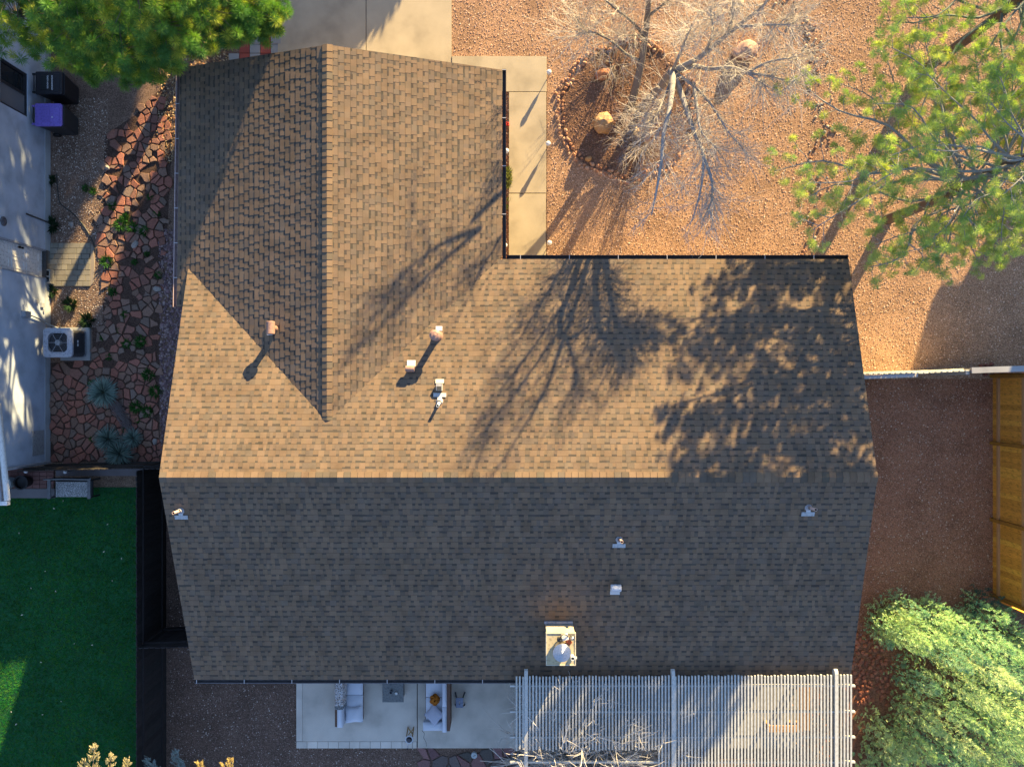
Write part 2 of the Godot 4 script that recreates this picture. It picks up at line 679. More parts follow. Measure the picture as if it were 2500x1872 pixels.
func plumbing_vent(house: Node, base: Vector3, down: Vector3, hgt: float, lean: Vector3, pipe_col: Color) -> void:
	var s := Shape.new()
	var top := base + Vector3(0, hgt, 0) + lean
	s.tube([base - Vector3(0, 0.06, 0), base + Vector3(0, hgt * 0.4, 0) + lean * 0.3, top], 0.036, 0.033, 14, pipe_col, null, false)
	var hole := Shape.new()
	var vent := part(house, "plumbing_vent", s, M.plain)
	hole.lathe([Vector2(0.001, 0.0), Vector2(0.027, 0.0)], 14, top - Vector3(0, 0.004, 0), Color(0.01, 0.008, 0.008))
	hole.lathe([Vector2(0.026, 0.0), Vector2(0.026, 0.006), Vector2(0.035, 0.006), Vector2(0.036, -0.012)], 14, top - Vector3(0, 0.004, 0), pipe_col)
	part(vent, "pipe_mouth", hole, M.plain)
	var boot := Shape.new()
	boot.lathe([Vector2(0.1, -0.03), Vector2(0.06, 0.04), Vector2(0.042, 0.11)], 14, base, Color(0.33, 0.33, 0.36))
	part(vent, "boot", boot, M.plain)
	var slope := (down - Vector3.UP * PITCH).normalized()
	var side := Vector3.UP.cross(slope).normalized()
	var nrm := slope.cross(side).normalized()
	var fl := Shape.new()
	fl.box(base + slope * 0.17 + Vector3(0, 0.034, 0), Vector3(0.3, 0.005, 0.1), Color(0.4, 0.42, 0.43), Basis(side, nrm, slope))
	fl.box(base + slope * 0.07 + Vector3(0, 0.033, 0), Vector3(0.1, 0.005, 0.1), Color(0.52, 0.54, 0.55), Basis(side, nrm, slope))
	part(vent, "flashing", fl, M.paint)


func make_house() -> void:
	var house := thing("house", "large L-shaped house under a brown shingle roof in the middle of the lot", "house", Vector3(0, 0, 2))
	# walls with gables
	var w := Shape.new()
	var stucco := Color(0.42, 0.36, 0.28)
	var x0 := -7.45; var x1 := 7.85; var z0 := -2.6; var z1 := 6.85
	var wx0 := -7.75; var wx1 := -0.72; var wz := -7.35
	w.quad(Vector3(wx1, 0, z0), Vector3(wx1, EAVE + 0.0, z0), Vector3(x1, EAVE, z0), Vector3(x1, 0, z0), stucco)
	w.quad(Vector3(x1, 0, z1), Vector3(x1, EAVE, z1), Vector3(x0, EAVE, z1), Vector3(x0, 0, z1), stucco)
	for e in [[x0, -1.0], [x1, 1.0]]:
		var x: float = e[0]
		var q := [Vector3(x, 0, z0), Vector3(x, EAVE, z0), Vector3(x, RIDGE_Y - 0.17, RIDGE_Z), Vector3(x, EAVE, z1), Vector3(x, 0, z1)]
		for k in range(1, 4):
			w.tri(q[0], q[k], q[k + 1], stucco)
	w.quad(Vector3(wx0, 0, wz), Vector3(wx0, EAVE, wz), Vector3(wx0, EAVE, z0), Vector3(wx0, 0, z0), stucco)
	w.quad(Vector3(wx0, 0, z0), Vector3(wx0, EAVE, z0), Vector3(x0, EAVE, z0), Vector3(x0, 0, z0), stucco)
	w.quad(Vector3(wx1, 0, z0), Vector3(wx1, EAVE, z0), Vector3(wx1, EAVE, wz), Vector3(wx1, 0, wz), stucco)
	var g := [Vector3(wx0, 0, wz), Vector3(wx0, EAVE, wz), Vector3(WING_X, wing_y - 0.17, wz), Vector3(wx1, EAVE, wz), Vector3(wx1, 0, wz)]
	for k in range(1, 4):
		w.tri(g[0], g[k], g[k + 1], stucco)
	part(house, "wall", w, M.stucco, "", false)

	# roof planes
	var apex_z := RIDGE_Z - (RIDGE_Y - wing_y) / PITCH
	var north_eave := -3.07
	var south_eave := 7.32
	var lx := -8.22; var rx := -0.25; var gz := -7.8
	var n3 := func(x: float, z: float) -> Vector3: return Vector3(x, north_y(z), z)
	var s3 := func(x: float, z: float) -> Vector3: return Vector3(x, south_y(z), z)
	var w3 := func(x: float, z: float) -> Vector3: return Vector3(x, west_y(x), z)
	var e3 := func(x: float, z: float) -> Vector3: return Vector3(x, east_y(x), z)
	var vl := apex_z - (WING_X + 7.98)
	var vr := apex_z - (rx - WING_X)
	var north := [n3.call(8.32, north_eave), n3.call(rx + 0.02, vr), n3.call(WING_X, apex_z), n3.call(-7.98, vl), n3.call(-7.95, RIDGE_Z), n3.call(8.23, RIDGE_Z)]
	if vr < north_eave:
		north[1] = n3.call(WING_X + (apex_z - north_eave), north_eave)
	var south := [s3.call(-7.86, south_eave), s3.call(8.37, south_eave), s3.call(8.23, RIDGE_Z), s3.call(-7.95, RIDGE_Z)]
	var west := [w3.call(lx, gz), w3.call(lx - 0.08, -1.9), w3.call(-8.0, -1.9), w3.call(-7.985, vl), w3.call(WING_X, apex_z), w3.call(WING_X, gz)]
	var east := [e3.call(rx, vr), e3.call(rx, gz + 0.04), e3.call(WING_X, gz), e3.call(WING_X, apex_z)]
	var deck := Shape.new()
	for p in [north, south, west, east]:
		roof_deck(deck, p, Color(0.16, 0.115, 0.09))
	var roof := part(house, "roof", deck, M.paint, "", false)
	var k1 := 1.0 / sqrt(1.0 + PITCH * PITCH)
	var k2 := PITCH * k1
	var tabs := []
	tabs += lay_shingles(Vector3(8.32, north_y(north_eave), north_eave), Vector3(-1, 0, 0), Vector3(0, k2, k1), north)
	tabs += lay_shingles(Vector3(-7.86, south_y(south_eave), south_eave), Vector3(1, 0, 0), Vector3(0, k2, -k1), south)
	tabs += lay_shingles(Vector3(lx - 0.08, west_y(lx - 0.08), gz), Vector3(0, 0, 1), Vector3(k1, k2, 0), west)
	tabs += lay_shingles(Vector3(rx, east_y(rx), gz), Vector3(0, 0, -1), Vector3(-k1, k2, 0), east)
	tabs.sort_custom(func(p, q): return p.far < q.far)
	var rest := Shape.new()
	var singles := 0
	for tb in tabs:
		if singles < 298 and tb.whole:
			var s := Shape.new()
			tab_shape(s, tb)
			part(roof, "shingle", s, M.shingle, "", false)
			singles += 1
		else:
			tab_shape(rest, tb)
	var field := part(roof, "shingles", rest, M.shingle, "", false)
	field.set_meta("kind", "stuff")
	ridge_caps(roof, Vector3(8.23, RIDGE_Y, RIDGE_Z), Vector3(-7.95, RIDGE_Y, RIDGE_Z), Vector3(0, -k2, k1), Vector3(0, -k2, -k1))
	ridge_caps(roof, Vector3(WING_X, wing_y, gz), Vector3(WING_X, wing_y, apex_z - 0.03), Vector3(-k1, -k2, 0), Vector3(k1, -k2, 0))

	# gutters
	var dark := Color(0.05, 0.036, 0.032)
	var gy := Vector3(0, -0.01, 0)
	gutter(house, Vector3(rx + 0.005, EAVE, gz + 0.02) + gy, Vector3(rx + 0.005, EAVE, north_eave + 0.02) + gy, Vector3(1, 0, 0), dark, 0.02, 1.19)
	gutter(house, Vector3(rx + 0.12, north_y(north_eave), north_eave - 0.005) + gy, Vector3(8.32, north_y(north_eave), north_eave - 0.005) + gy, Vector3(0, 0, -1), dark, 0.34, 1.21)
	gutter(house, Vector3(lx, west_y(lx), gz) + gy, Vector3(lx - 0.09, west_y(lx - 0.09), -1.9) + gy, Vector3(-1, 0, 0), Color(0.36, 0.27, 0.25), 0.02, 0.86)
	gutter(house, Vector3(-7.86, south_y(south_eave), south_eave + 0.005) + gy, Vector3(8.37, south_y(south_eave), south_eave + 0.005) + gy, Vector3(0, 0, 1), Color(0.1, 0.095, 0.1), 0.05, 1.18)

	# vents
	var pink := Color(0.34, 0.2, 0.15)
	var p := at(664, 801, 3.75)
	barrel_vent(house, Vector3(p.x, west_y(p.x), p.z), Vector3(0, 0, 1), Vector3(-1, 0, 0), pink, 0.36, M.paint, 0.3, 0.1)
	p = at(999, 900, 3.9)
	barrel_vent(house, Vector3(p.x, north_y(p.z), p.z), Vector3(1, 0, 0), Vector3(0, 0, -1), pink, 0.2, M.paint, 0.21, 0.075)
	p = at(1505, 1437, 3.7)
	barrel_vent(house, Vector3(p.x, south_y(p.z), p.z), Vector3(1, 0, 0), Vector3(0, 0, 1), Color(0.55, 0.57, 0.6), 0.16, M.paint, 0.24, 0.085)
	# tall round vent
	p = at(1062, 818, 3.93)
	var b := Vector3(p.x, north_y(p.z), p.z)
	var sp := Shape.new()
	sp.lathe([Vector2(0.075, -0.1), Vector2(0.075, 0.6)], 20, b, pink)
	sp.lathe([Vector2(0.15, -0.03), Vector2(0.12, 0.03), Vector2(0.08, 0.12)], 20, b, pink)
	var tall := part(house, "chimney_pipe", sp, M.paint, "tall round pink vent pipe with a rain cap")
	sp = Shape.new()
	sp.lathe([Vector2(0.105, 0.5), Vector2(0.13, 0.53), Vector2(0.13, 0.58), Vector2(0.11, 0.6)], 22, b, pink)
	sp.lathe([Vector2(0.12, 0.62), Vector2(0.13, 0.64), Vector2(0.13, 0.675), Vector2(0.08, 0.71), Vector2(0.035, 0.715), Vector2(0.03, 0.735), Vector2(0.001, 0.74)], 22, b, pink * 1.1)
	part(tall, "rain_cap", sp, M.paint)
	sp = Shape.new()
	sp.box(b + Vector3(0.03, -0.035, -0.2), Vector3(0.16, 0.006, 0.12), Color(0.5, 0.52, 0.56), Basis(Vector3.RIGHT, -atan(PITCH)))
	part(tall, "flashing", sp, M.paint)
	# square vent
	p = at(1072, 945, 3.85)
	b = Vector3(p.x, north_y(p.z), p.z)
	sp = Shape.new()
	sp.span(b + Vector3(-0.07, -0.05, -0.085), b + Vector3(0.07, 0.16, 0.085), Color(0.5, 0.47, 0.42))
	var sq := part(house, "square_vent", sp, M.paint)
	sp = Shape.new()
	sp.span(b + Vector3(-0.055, 0.16, -0.02), b + Vector3(0.055, 0.166, 0.075), Color(0.06, 0.06, 0.055))
	part(sq, "vent_opening", sp, M.plain)
	sp = Shape.new()
	sp.box(b + Vector3(0, -0.01, -0.14), Vector3(0.2, 0.006, 0.1), Color(0.5, 0.48, 0.42), Basis(Vector3.RIGHT, -atan(PITCH)))
	part(sq, "flashing", sp, M.plain)
	# plumbing vents
	p = at(1073, 981, 3.85)
	plumbing_vent(house, Vector3(p.x, north_y(p.z), p.z), Vector3(0, 0, -1), 0.27, Vector3(-0.02, 0, 0.08), Color(0.7, 0.7, 0.68))
	for q in [[441, 1246, -0.07], [1512, 1316, 0.03], [1974, 1238, 0.08]]:
		p = at(q[0], q[1], 4.0)
		p = at(q[0], q[1], south_y(p.z))
		plumbing_vent(house, Vector3(p.x, south_y(p.z), p.z), Vector3(0, 0, 1), 0.24, Vector3(q[2], 0, 0.02), Color(0.5, 0.36, 0.3))

	# chimney
	var a := at(1333, 1544, 3.92)
	var c := at(1406, 1624, 3.92)
	var cream := Color(0.58, 0.5, 0.36)
	sp = Shape.new()
	sp.span(Vector3(a.x + 0.02, 2.6, a.z + 0.02), Vector3(c.x - 0.02, 3.88, c.z - 0.02), cream)
	var ch := part(house, "chimney", sp, M.stucco, "cream chimney chase with a round metal flue cap")
	sp = Shape.new()
	sp.pad(Vector3(a.x, 3.88, a.z), Vector3(c.x, 3.93, c.z), 0.012, Color(0.5, 0.42, 0.26))
	for q in [[a.x, a.x + 0.022, a.z, c.z], [c.x - 0.022, c.x, a.z, c.z], [a.x + 0.024, c.x - 0.024, a.z, a.z + 0.02], [a.x + 0.024, c.x - 0.024, c.z - 0.02, c.z]]:
		sp.span(Vector3(q[0], 3.928, q[2]), Vector3(q[1], 3.945, q[3]), Color(0.6, 0.54, 0.4))
	part(ch, "chimney_top", sp, M.paint)
	sp = Shape.new()
	sp.span(Vector3(a.x - 0.01, 3.0, a.z - 0.05), Vector3(c.x - 0.02, 3.24, a.z + 0.01), Color(0.3, 0.3, 0.32))
	part(ch, "flashing", sp, M.paint)
	p = at(1372, 1594, 4.28)
	sp = Shape.new()
	sp.lathe([Vector2(0.165, 3.93), Vector2(0.165, 4.2)], 28, Vector3(p.x, 0, p.z), Color(0.55, 0.52, 0.48))
	part(ch, "flue", sp, M.metal)
	sp = Shape.new()
	for k in 7:
		var r0 := 0.205 * (1.0 - k / 7.0)
		var r1 := 0.205 * (1.0 - (k + 1) / 7.0) + 0.001
		sp.lathe([Vector2(r0, 4.28 + 0.008 * k), Vector2(r0 - 0.006, 4.287 + 0.008 * k), Vector2(r1, 4.288 + 0.008 * k)], 30, Vector3(p.x, 0, p.z), Color(0.5, 0.52, 0.55))
	sp.lathe([Vector2(0.205, 4.28), Vector2(0.21, 4.25), Vector2(0.2, 4.25)], 30, Vector3(p.x, 0, p.z), Color(0.6, 0.6, 0.6))
	part(ch, "flue_cap", sp, M.metal)
	var q1 := at(1376, 1557, 4.1)
	sp = Shape.new()
	sp.box(q1 + Vector3(0.04, -0.06, 0.0), Vector3(0.15, 0.12, 0.12), Color(0.75, 0.73, 0.68), Basis(Vector3.UP, 0.25))
	part(ch, "junction_box", sp, M.paint)
	sp = Shape.new()
	sp.rock(q1 + Vector3(-0.075, -0.05, 0.06), Vector3(0.08, 0.1, 0.07), rng, Color(0.03, 0.035, 0.045), 5, 8)
	sp.tube(smooth_path([q1 + Vector3(-0.09, 0, 0.04), q1 + Vector3(-0.05, 0.06, -0.07), q1 + Vector3(0.03, 0.05, -0.09), q1 + Vector3(0.1, 0.0, -0.03), q1 + Vector3(0.09, -0.12, 0.06)]), 0.012, 0.012, 6, Color(0.03, 0.03, 0.03))
	part(ch, "wiring", sp, M.plastic)
	sp = Shape.new()
	sp.lathe([Vector2(0.001, -0.1), Vector2(0.04, -0.1), Vector2(0.045, 0.07), Vector2(0.02, 0.1), Vector2(0.001, 0.1)], 12, q1 + Vector3(0.2, -0.07, 0.02), Color(0.45, 0.45, 0.45))
	part(ch, "sensor", sp, M.metal)
	sp = Shape.new()
	sp.box(q1 + Vector3(0.13, -0.12, 0.13), Vector3(0.13, 0.05, 0.1), Color(0.35, 0.09, 0.035), Basis(Vector3.UP, -0.8))
	part(ch, "bracket", sp, M.paint)
	q1 = at(1398, 1606, 4.05)
	sp = Shape.new()
	sp.lathe([Vector2(0.048, -0.13), Vector2(0.048, 0.06), Vector2(0.038, 0.06), Vector2(0.038, 0.0)], 16, q1, Color(0.72, 0.72, 0.7))
	sp.lathe([Vector2(0.001, 0.0), Vector2(0.038, 0.0)], 16, q1, Color(0.12, 0.14, 0.15))
	sp.box(q1 + Vector3(0.07, -0.01, 0.0), Vector3(0.06, 0.03, 0.05), Color(0.6, 0.6, 0.55))
	part(ch, "pipe", sp, M.paint)


# ---------------------------------------------------------------- grounds
func inside(p: Vector2, areas: Array) -> bool:
	for a in areas:
		if Geometry2D.is_point_in_polygon(p, a):
			return true
	return false


func bounds(areas: Array) -> Rect2:
	var r := Rect2(areas[0][0], Vector2.ZERO)
	for a in areas:
		for p in a:
			r = r.expand(p)
	return r


# stones that fill an area as cracked paving does: cells round scattered points
func cracked(areas: Array, size: float, gap: float) -> Array:
	var box := bounds(areas)
	var nx := int(ceil(box.size.x / size)) + 2
	var ny := int(ceil(box.size.y / size)) + 2
	var pts := {}
	for i in range(-1, nx + 1):
		for j in range(-1, ny + 1):
			pts[Vector2i(i, j)] = box.position + Vector2((i + rng.randf_range(0.05, 0.95)) * size, (j + rng.randf_range(0.05, 0.95)) * size)
			if rng.randf() < 0.2:
				pts.erase(Vector2i(i, j))
	var out := []
	for i in range(0, nx):
		for j in range(0, ny):
			if not pts.has(Vector2i(i, j)):
				continue
			var me: Vector2 = pts[Vector2i(i, j)]
			if not inside(me, areas):
				continue
			var cell := rect(me.x - size * 1.3, me.y - size * 1.3, me.x + size * 1.3, me.y + size * 1.3)
			for di in range(-2, 3):
				for dj in range(-2, 3):
					var k := Vector2i(i + di, j + dj)
					if (di == 0 and dj == 0) or not pts.has(k):
						continue
					var other: Vector2 = pts[k]
					var n := (other - me).normalized()
					var dist := (other - me).length() * 0.5 - gap * rng.randf_range(0.35, 2.0)
					var next := PackedVector2Array()
					for q in cell.size():
						var a := cell[q]
						var b := cell[(q + 1) % cell.size()]
						var da := (a - me).dot(n) - dist
						var db := (b - me).dot(n) - dist
						if da <= 0.0:
							next.append(a)
						if (da < 0.0 and db > 0.0) or (da > 0.0 and db < 0.0):
							next.append(a.lerp(b, da / (da - db)))
					cell = next
					if cell.size() < 3:
						break
				if cell.size() < 3:
					break
			if cell.size() < 3:
				continue
			# a few chipped edges
			var rough := PackedVector2Array()
			for q in cell.size():
				var a := cell[q]
				var b := cell[(q + 1) % cell.size()]
				if a.distance_to(b) < 0.012:
					continue
				rough.append(a)
				if a.distance_to(b) > 0.09:
					rough.append(a.lerp(b, rng.randf_range(0.35, 0.65)) + (me - (a + b) * 0.5).normalized() * rng.randf_range(-0.004, 0.012))
			if rough.size() >= 3:
				out.append([me, rough])
	return out


func pebbles(called: String, areas: Array, holes: Array, per_m2: float, size0: float, size1: float, tones: Array, mesh_seed: int, flatness := 0.6) -> void:
	var r := RandomNumberGenerator.new()
	r.seed = mesh_seed
	var s := Shape.new()
	s.rock(Vector3.ZERO, Vector3(1, 0.75, 0.85), r, Color.WHITE, 3, 5, 0.3)
	var mesh := s.mesh(Vector3.ZERO, false)
	var box := bounds(areas)
	var places := []
	var tints := []
	for k in int(box.get_area() * per_m2):
		var p := box.position + Vector2(rng.randf() * box.size.x, rng.randf() * box.size.y)
		if not inside(p, areas) or inside(p, holes):
			continue
		var z := rng.randf()
		var sz := lerpf(size0, size1, z * z * z)
		var b := Basis.from_euler(Vector3(rng.randf_range(-0.5, 0.5), rng.randf() * TAU, rng.randf_range(-0.5, 0.5))).scaled(Vector3(sz, sz * flatness, sz))
		places.append(Transform3D(b, Vector3(p.x, 0.004 + sz * flatness * 0.25, p.y)))
		var tone: Color = tones[rng.randi() % tones.size()]
		tints.append(shade(tone, 0.8, 1.2))
	scatter(self, called, mesh, M.plain, places, tints, true)


func make_ground() -> void:
	var s := Shape.new()
	s.quad(Vector3(-300, -0.004, 300), Vector3(300, -0.004, 300), Vector3(300, -0.004, -300), Vector3(-300, -0.004, -300), Color(0.3, 0.2, 0.14))
	ground_piece("ground", s, M.soil)
	# front yard of red gravel
	s = Shape.new()
	var front := [flat([1103, -80, 1103, 140, 1336, 140, 1336, 650, 2080, 650, 2080, 925, 2800, 925, 2800, -80])]
	s.sheet(front[0], 0.002, Color(0.58, 0.35, 0.215))
	ground_piece("gravel_yard", s, M.soil)
	s = Shape.new()
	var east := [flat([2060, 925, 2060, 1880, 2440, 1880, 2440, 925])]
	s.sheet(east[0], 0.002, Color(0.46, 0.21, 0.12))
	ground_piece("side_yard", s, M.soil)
	s = Shape.new()
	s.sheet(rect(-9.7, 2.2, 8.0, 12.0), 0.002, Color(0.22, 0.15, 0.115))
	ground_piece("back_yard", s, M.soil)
	s = Shape.new()
	s.sheet(rect(-13.2, -12.0, -7.6, 2.2), 0.002, Color(0.28, 0.185, 0.135))
	ground_piece("alley_ground", s, M.soil)
	var bed := flat(RING)
	s = Shape.new()
	s.sheet(bed, 0.007, Color(0.27, 0.15, 0.095))
	ground_piece("mulch_bed", s, M.soil)
	s = Shape.new()
	s.sheet(rect(-0.75, -8.15, -0.09, -2.6), 0.005, Color(0.42, 0.2, 0.1))
	ground_piece("planting_strip", s, M.soil)

	pebbles("gravel", front, [bed], 460.0, 0.007, 0.026, [Color(0.56, 0.33, 0.2), Color(0.52, 0.32, 0.21), Color(0.62, 0.42, 0.29), Color(0.4, 0.22, 0.14), Color(0.66, 0.5, 0.38)], 4)
	pebbles("gravel", [bed], [], 500.0, 0.012, 0.035, [Color(0.24, 0.13, 0.08), Color(0.32, 0.18, 0.12), Color(0.16, 0.09, 0.06)], 5)
	pebbles("gravel", [rect(-0.75, -8.15, -0.09, -3.2)], [], 900.0, 0.012, 0.03, [Color(0.5, 0.22, 0.1), Color(0.6, 0.4, 0.25), Color(0.3, 0.12, 0.06)], 6)
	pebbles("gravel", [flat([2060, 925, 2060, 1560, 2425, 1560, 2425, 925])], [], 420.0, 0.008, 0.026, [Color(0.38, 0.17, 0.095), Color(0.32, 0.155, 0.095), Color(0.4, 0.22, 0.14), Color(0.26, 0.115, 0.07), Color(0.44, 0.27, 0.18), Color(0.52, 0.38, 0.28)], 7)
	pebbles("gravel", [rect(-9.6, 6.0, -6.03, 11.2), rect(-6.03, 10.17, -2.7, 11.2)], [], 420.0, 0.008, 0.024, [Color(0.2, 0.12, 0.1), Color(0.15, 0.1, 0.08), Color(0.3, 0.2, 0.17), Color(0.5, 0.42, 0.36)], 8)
	pebbles("gravel", [flat([128, 240, 128, 800, 262, 800, 262, 240])], [flat([118, 590, 118, 702, 226, 702, 226, 590]), flat([140, 798, 140, 882, 222, 882, 222, 798])], 700.0, 0.008, 0.024, [Color(0.26, 0.17, 0.125), Color(0.33, 0.23, 0.17), Color(0.42, 0.32, 0.25), Color(0.62, 0.54, 0.46)], 9)
	# grey and purple river pebbles along the wing wall
	pebbles("pebbles", [flat([388, 560, 392, 1130, 470, 1130, 470, 560])], [], 520.0, 0.03, 0.062, [Color(0.17, 0.1, 0.1), Color(0.24, 0.16, 0.16), Color(0.13, 0.085, 0.09), Color(0.3, 0.22, 0.2)], 10, 0.7)
	# pale leaves and husks in the sun at the corner of the wing
	var lf := Shape.new()
	lf.quad(Vector3(-1, 0, 0), Vector3(0, 0.15, 0.5), Vector3(1, 0.1, 0), Vector3(0, 0.2, -0.5), Color.WHITE)
	var places := []
	var tints := []
	for k in 1500:
		var c := at(lerpf(385, 560, rng.randf()), lerpf(55, 170, rng.randf()))
		if rng.randf() < 0.35:
			c = at(rng.randf_range(385, 432), rng.randf_range(160, 400))
		var sz := rng.randf_range(0.025, 0.055)
		places.append(Transform3D(Basis.from_euler(Vector3(rng.randf_range(-0.7, 0.7), rng.randf() * TAU, rng.randf_range(-0.7, 0.7))).scaled(Vector3.ONE * sz), c + Vector3(0, 0.02, 0)))
		tints.append(shade([Color(0.4, 0.26, 0.14), Color(0.5, 0.38, 0.24), Color(0.26, 0.14, 0.08)][rng.randi() % 3]))
	scatter(self, "fallen_leaves", lf.mesh(Vector3.ZERO, false), M.leaf, places, tints, true)


const RING := [1367, 222, 1370, 262, 1368, 300, 1375, 335, 1385, 352, 1400, 375, 1415, 392, 1442, 408, 1462, 415, 1482, 419, 1500, 430, 1520, 438, 1540, 438, 1570, 430, 1592, 418, 1628, 410, 1652, 384, 1684, 325, 1697, 278, 1692, 210, 1676, 184, 1650, 158, 1622, 134, 1598, 116, 1580, 104, 1552, 94, 1528, 98, 1430, 138, 1408, 166, 1390, 196]


func make_paving() -> void:
	var cc := Color(0.52, 0.43, 0.3)
	# driveway: two pours with a joint between them
	var s := Shape.new()
	s.pad(Vector3(-6.55, -0.05, -16.0), Vector3(-4.09, 0.03, -7.2), 0.006, cc)
	s.pad(Vector3(-4.07, -0.05, -16.0), Vector3(-1.69, 0.03, -7.2), 0.006, cc)
	s.span(Vector3(-4.095, -0.05, -16.0), Vector3(-4.065, 0.012, -7.2), Color(0.1, 0.08, 0.06))
	ground_piece("driveway", s, M.concrete)
	# walk of three slabs
	var walk := Node3D.new()
	walk.name = "walkway"
	add_child(walk, true)
	walk.set_meta("kind", "structure")
	for q in [[-1.68, -9.14, 0.965, -8.15], [-0.085, -8.135, 0.955, -5.315], [-0.09, -5.295, 0.945, -2.65]]:
		s = Shape.new()
		s.pad(Vector3(q[0], -0.04, q[1]), Vector3(q[2], 0.05, q[3]), 0.01, shade(cc, 0.98, 1.04))
		part(walk, "slab", s, M.concrete)
	# red and grey stepping pavers by the garage
	var pavers := Node3D.new()
	pavers.name = "paver_path"
	add_child(pavers, true)
	pavers.set_meta("kind", "structure")
	var cols := [[558, 583.5, 132, 0], [584.5, 609, 74, 1], [610, 635, 66, 0], [636, 660.5, 50, 1], [661.5, 686, 66, 0], [687, 711, 86, 1]]
	for q in cols:
		var y: float = 152.0
		while y > q[2]:
			var a := at(q[0], y - 21.0)
			var b := at(q[1], y)
			s = Shape.new()
			s.pad(Vector3(a.x, -0.03, a.z), Vector3(b.x, 0.025 + rng.randf() * 0.006, b.z), 0.008, shade(Color(0.36, 0.085, 0.06) if q[3] else Color(0.33, 0.32, 0.3), 0.9, 1.1))
			part(pavers, "paver", s, M.concrete)
			y -= 22.0
	# paver landing at the neighbour's door
	var landing := Node3D.new()
	landing.name = "paver_landing"
	add_child(landing, true)
	landing.set_meta("kind", "structure")
	var z := 593.0
	for row in 8:
		var x := 118.0 - rng.randf() * 13.0
		while x < 219.0:
			var w: float = [13.2, 13.2, 19.6, 26.0][rng.randi() % 4]
			var x1 := minf(x + w, 220.5)
			var a := at(maxf(x, 118.0), z)
			var b := at(x1, z + 13.1)
			if b.x - a.x > 0.04:
				s = Shape.new()
				s.pad(Vector3(a.x + 0.004, -0.02, a.z + 0.004), Vector3(b.x - 0.004, 0.03 + rng.randf() * 0.006, b.z - 0.004), 0.006, shade(Color(0.31, 0.28, 0.22), 0.86, 1.12))
				part(landing, "paver", s, M.concrete)
			x = x1
			if x >= 220.4:
				break
		z += 13.25
	s = Shape.new()
	s.prism(flat([220.5, 593, 227, 600, 231, 640, 228, 690, 220.5, 699]), -0.02, 0.02, Color(0.34, 0.28, 0.22), 0.01)
	part(landing, "mortar_edge", s, M.concrete)
	# patio
	s = Shape.new()
	var pc := Color(0.68, 0.63, 0.54)
	s.pad(Vector3(-5.84, -0.02, 6.85), Vector3(-2.652, 0.1, 9.97), 0.004, pc)
	s.pad(Vector3(-2.63, -0.02, 6.85), Vector3(0.17, 0.1, 10.16), 0.008, pc * 0.98)
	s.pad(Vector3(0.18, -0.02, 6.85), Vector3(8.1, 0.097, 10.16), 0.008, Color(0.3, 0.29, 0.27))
	s.span(Vector3(-2.66, -0.02, 6.85), Vector3(-2.62, 0.06, 10.14), Color(0.05, 0.05, 0.05))
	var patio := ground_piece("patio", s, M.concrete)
	s = Shape.new()
	var mark := at(1032, 1790)
	s.tube([at(1030, 1783, 0.1), at(1036, 1790, 0.1), at(1034, 1801, 0.1), at(1040, 1812, 0.1), at(1041, 1822, 0.1)], 0.006, 0.004, 4, Color(0.06, 0.06, 0.06))
	part(patio, "crack", s, M.plain)
	s = Shape.new()
	var light_edge := Color(0.78, 0.72, 0.62)
	s.pad(Vector3(-6.01, -0.02, 6.85), Vector3(-5.845, 0.103, 9.965), 0.006, light_edge)
	part(patio, "edging", s, M.concrete)
	var x := -6.01
	while x < -2.75:
		var w := minf(rng.randf_range(0.28, 0.31), -2.652 - x)
		s = Shape.new()
		s.pad(Vector3(x, -0.02, 9.975), Vector3(x + w - 0.008, 0.103, 10.16), 0.006, shade(light_edge, 0.92, 1.06))
		part(patio, "edging", s, M.concrete)
		x += w

	# red sandstone flags in the alley
	var holes := [flat([118, 590, 118, 702, 226, 702, 226, 590])]
	var areas := [flat([255, 330, 330, 280, 405, 200, 420, 330, 408, 560, 390, 700, 388, 1128, 120, 1128, 120, 886, 225, 880, 225, 800, 250, 790, 250, 640, 240, 560, 215, 540, 250, 500])]
	s = Shape.new()
	s.sheet(areas[0], 0.006, Color(0.13, 0.085, 0.065))
	ground_piece("paving_bed", s, M.soil)
	var floor_ := Node3D.new()
	floor_.name = "flagstone_paving"
	add_child(floor_, true)
	floor_.set_meta("kind", "structure")
	var n := 0
	var spare := Shape.new()
	for st in cracked(areas, 0.19, 0.012):
		var me: Vector2 = st[0]
		if inside(me, holes):
			continue
		if me.y < -0.5 and rng.randf() < 0.2:
			continue
		var col: Color = [Color(0.36, 0.155, 0.11), Color(0.31, 0.155, 0.115), Color(0.3, 0.185, 0.135), Color(0.41, 0.175, 0.125), Color(0.26, 0.185, 0.145)][rng.randi() % 5]
		n += 1
		if n <= 298:
			s = Shape.new()
		else:
			s = spare
		s.prism(st[1], -0.03, 0.028 + rng.randf() * 0.03, shade(col, 0.85, 1.15), 0.011, Vector2(rng.randf_range(-0.06, 0.06), rng.randf_range(-0.06, 0.06)))
		if n <= 298:
			part(floor_, "flagstone", s, M.stone, "", false)
	if spare.v.size():
		part(floor_, "flagstones", spare, M.stone, "", false).set_meta("kind", "stuff")
	# flags below the patio
	var low := Node3D.new()
	low.name = "crazy_paving"
	add_child(low, true)
	low.set_meta("kind", "structure")
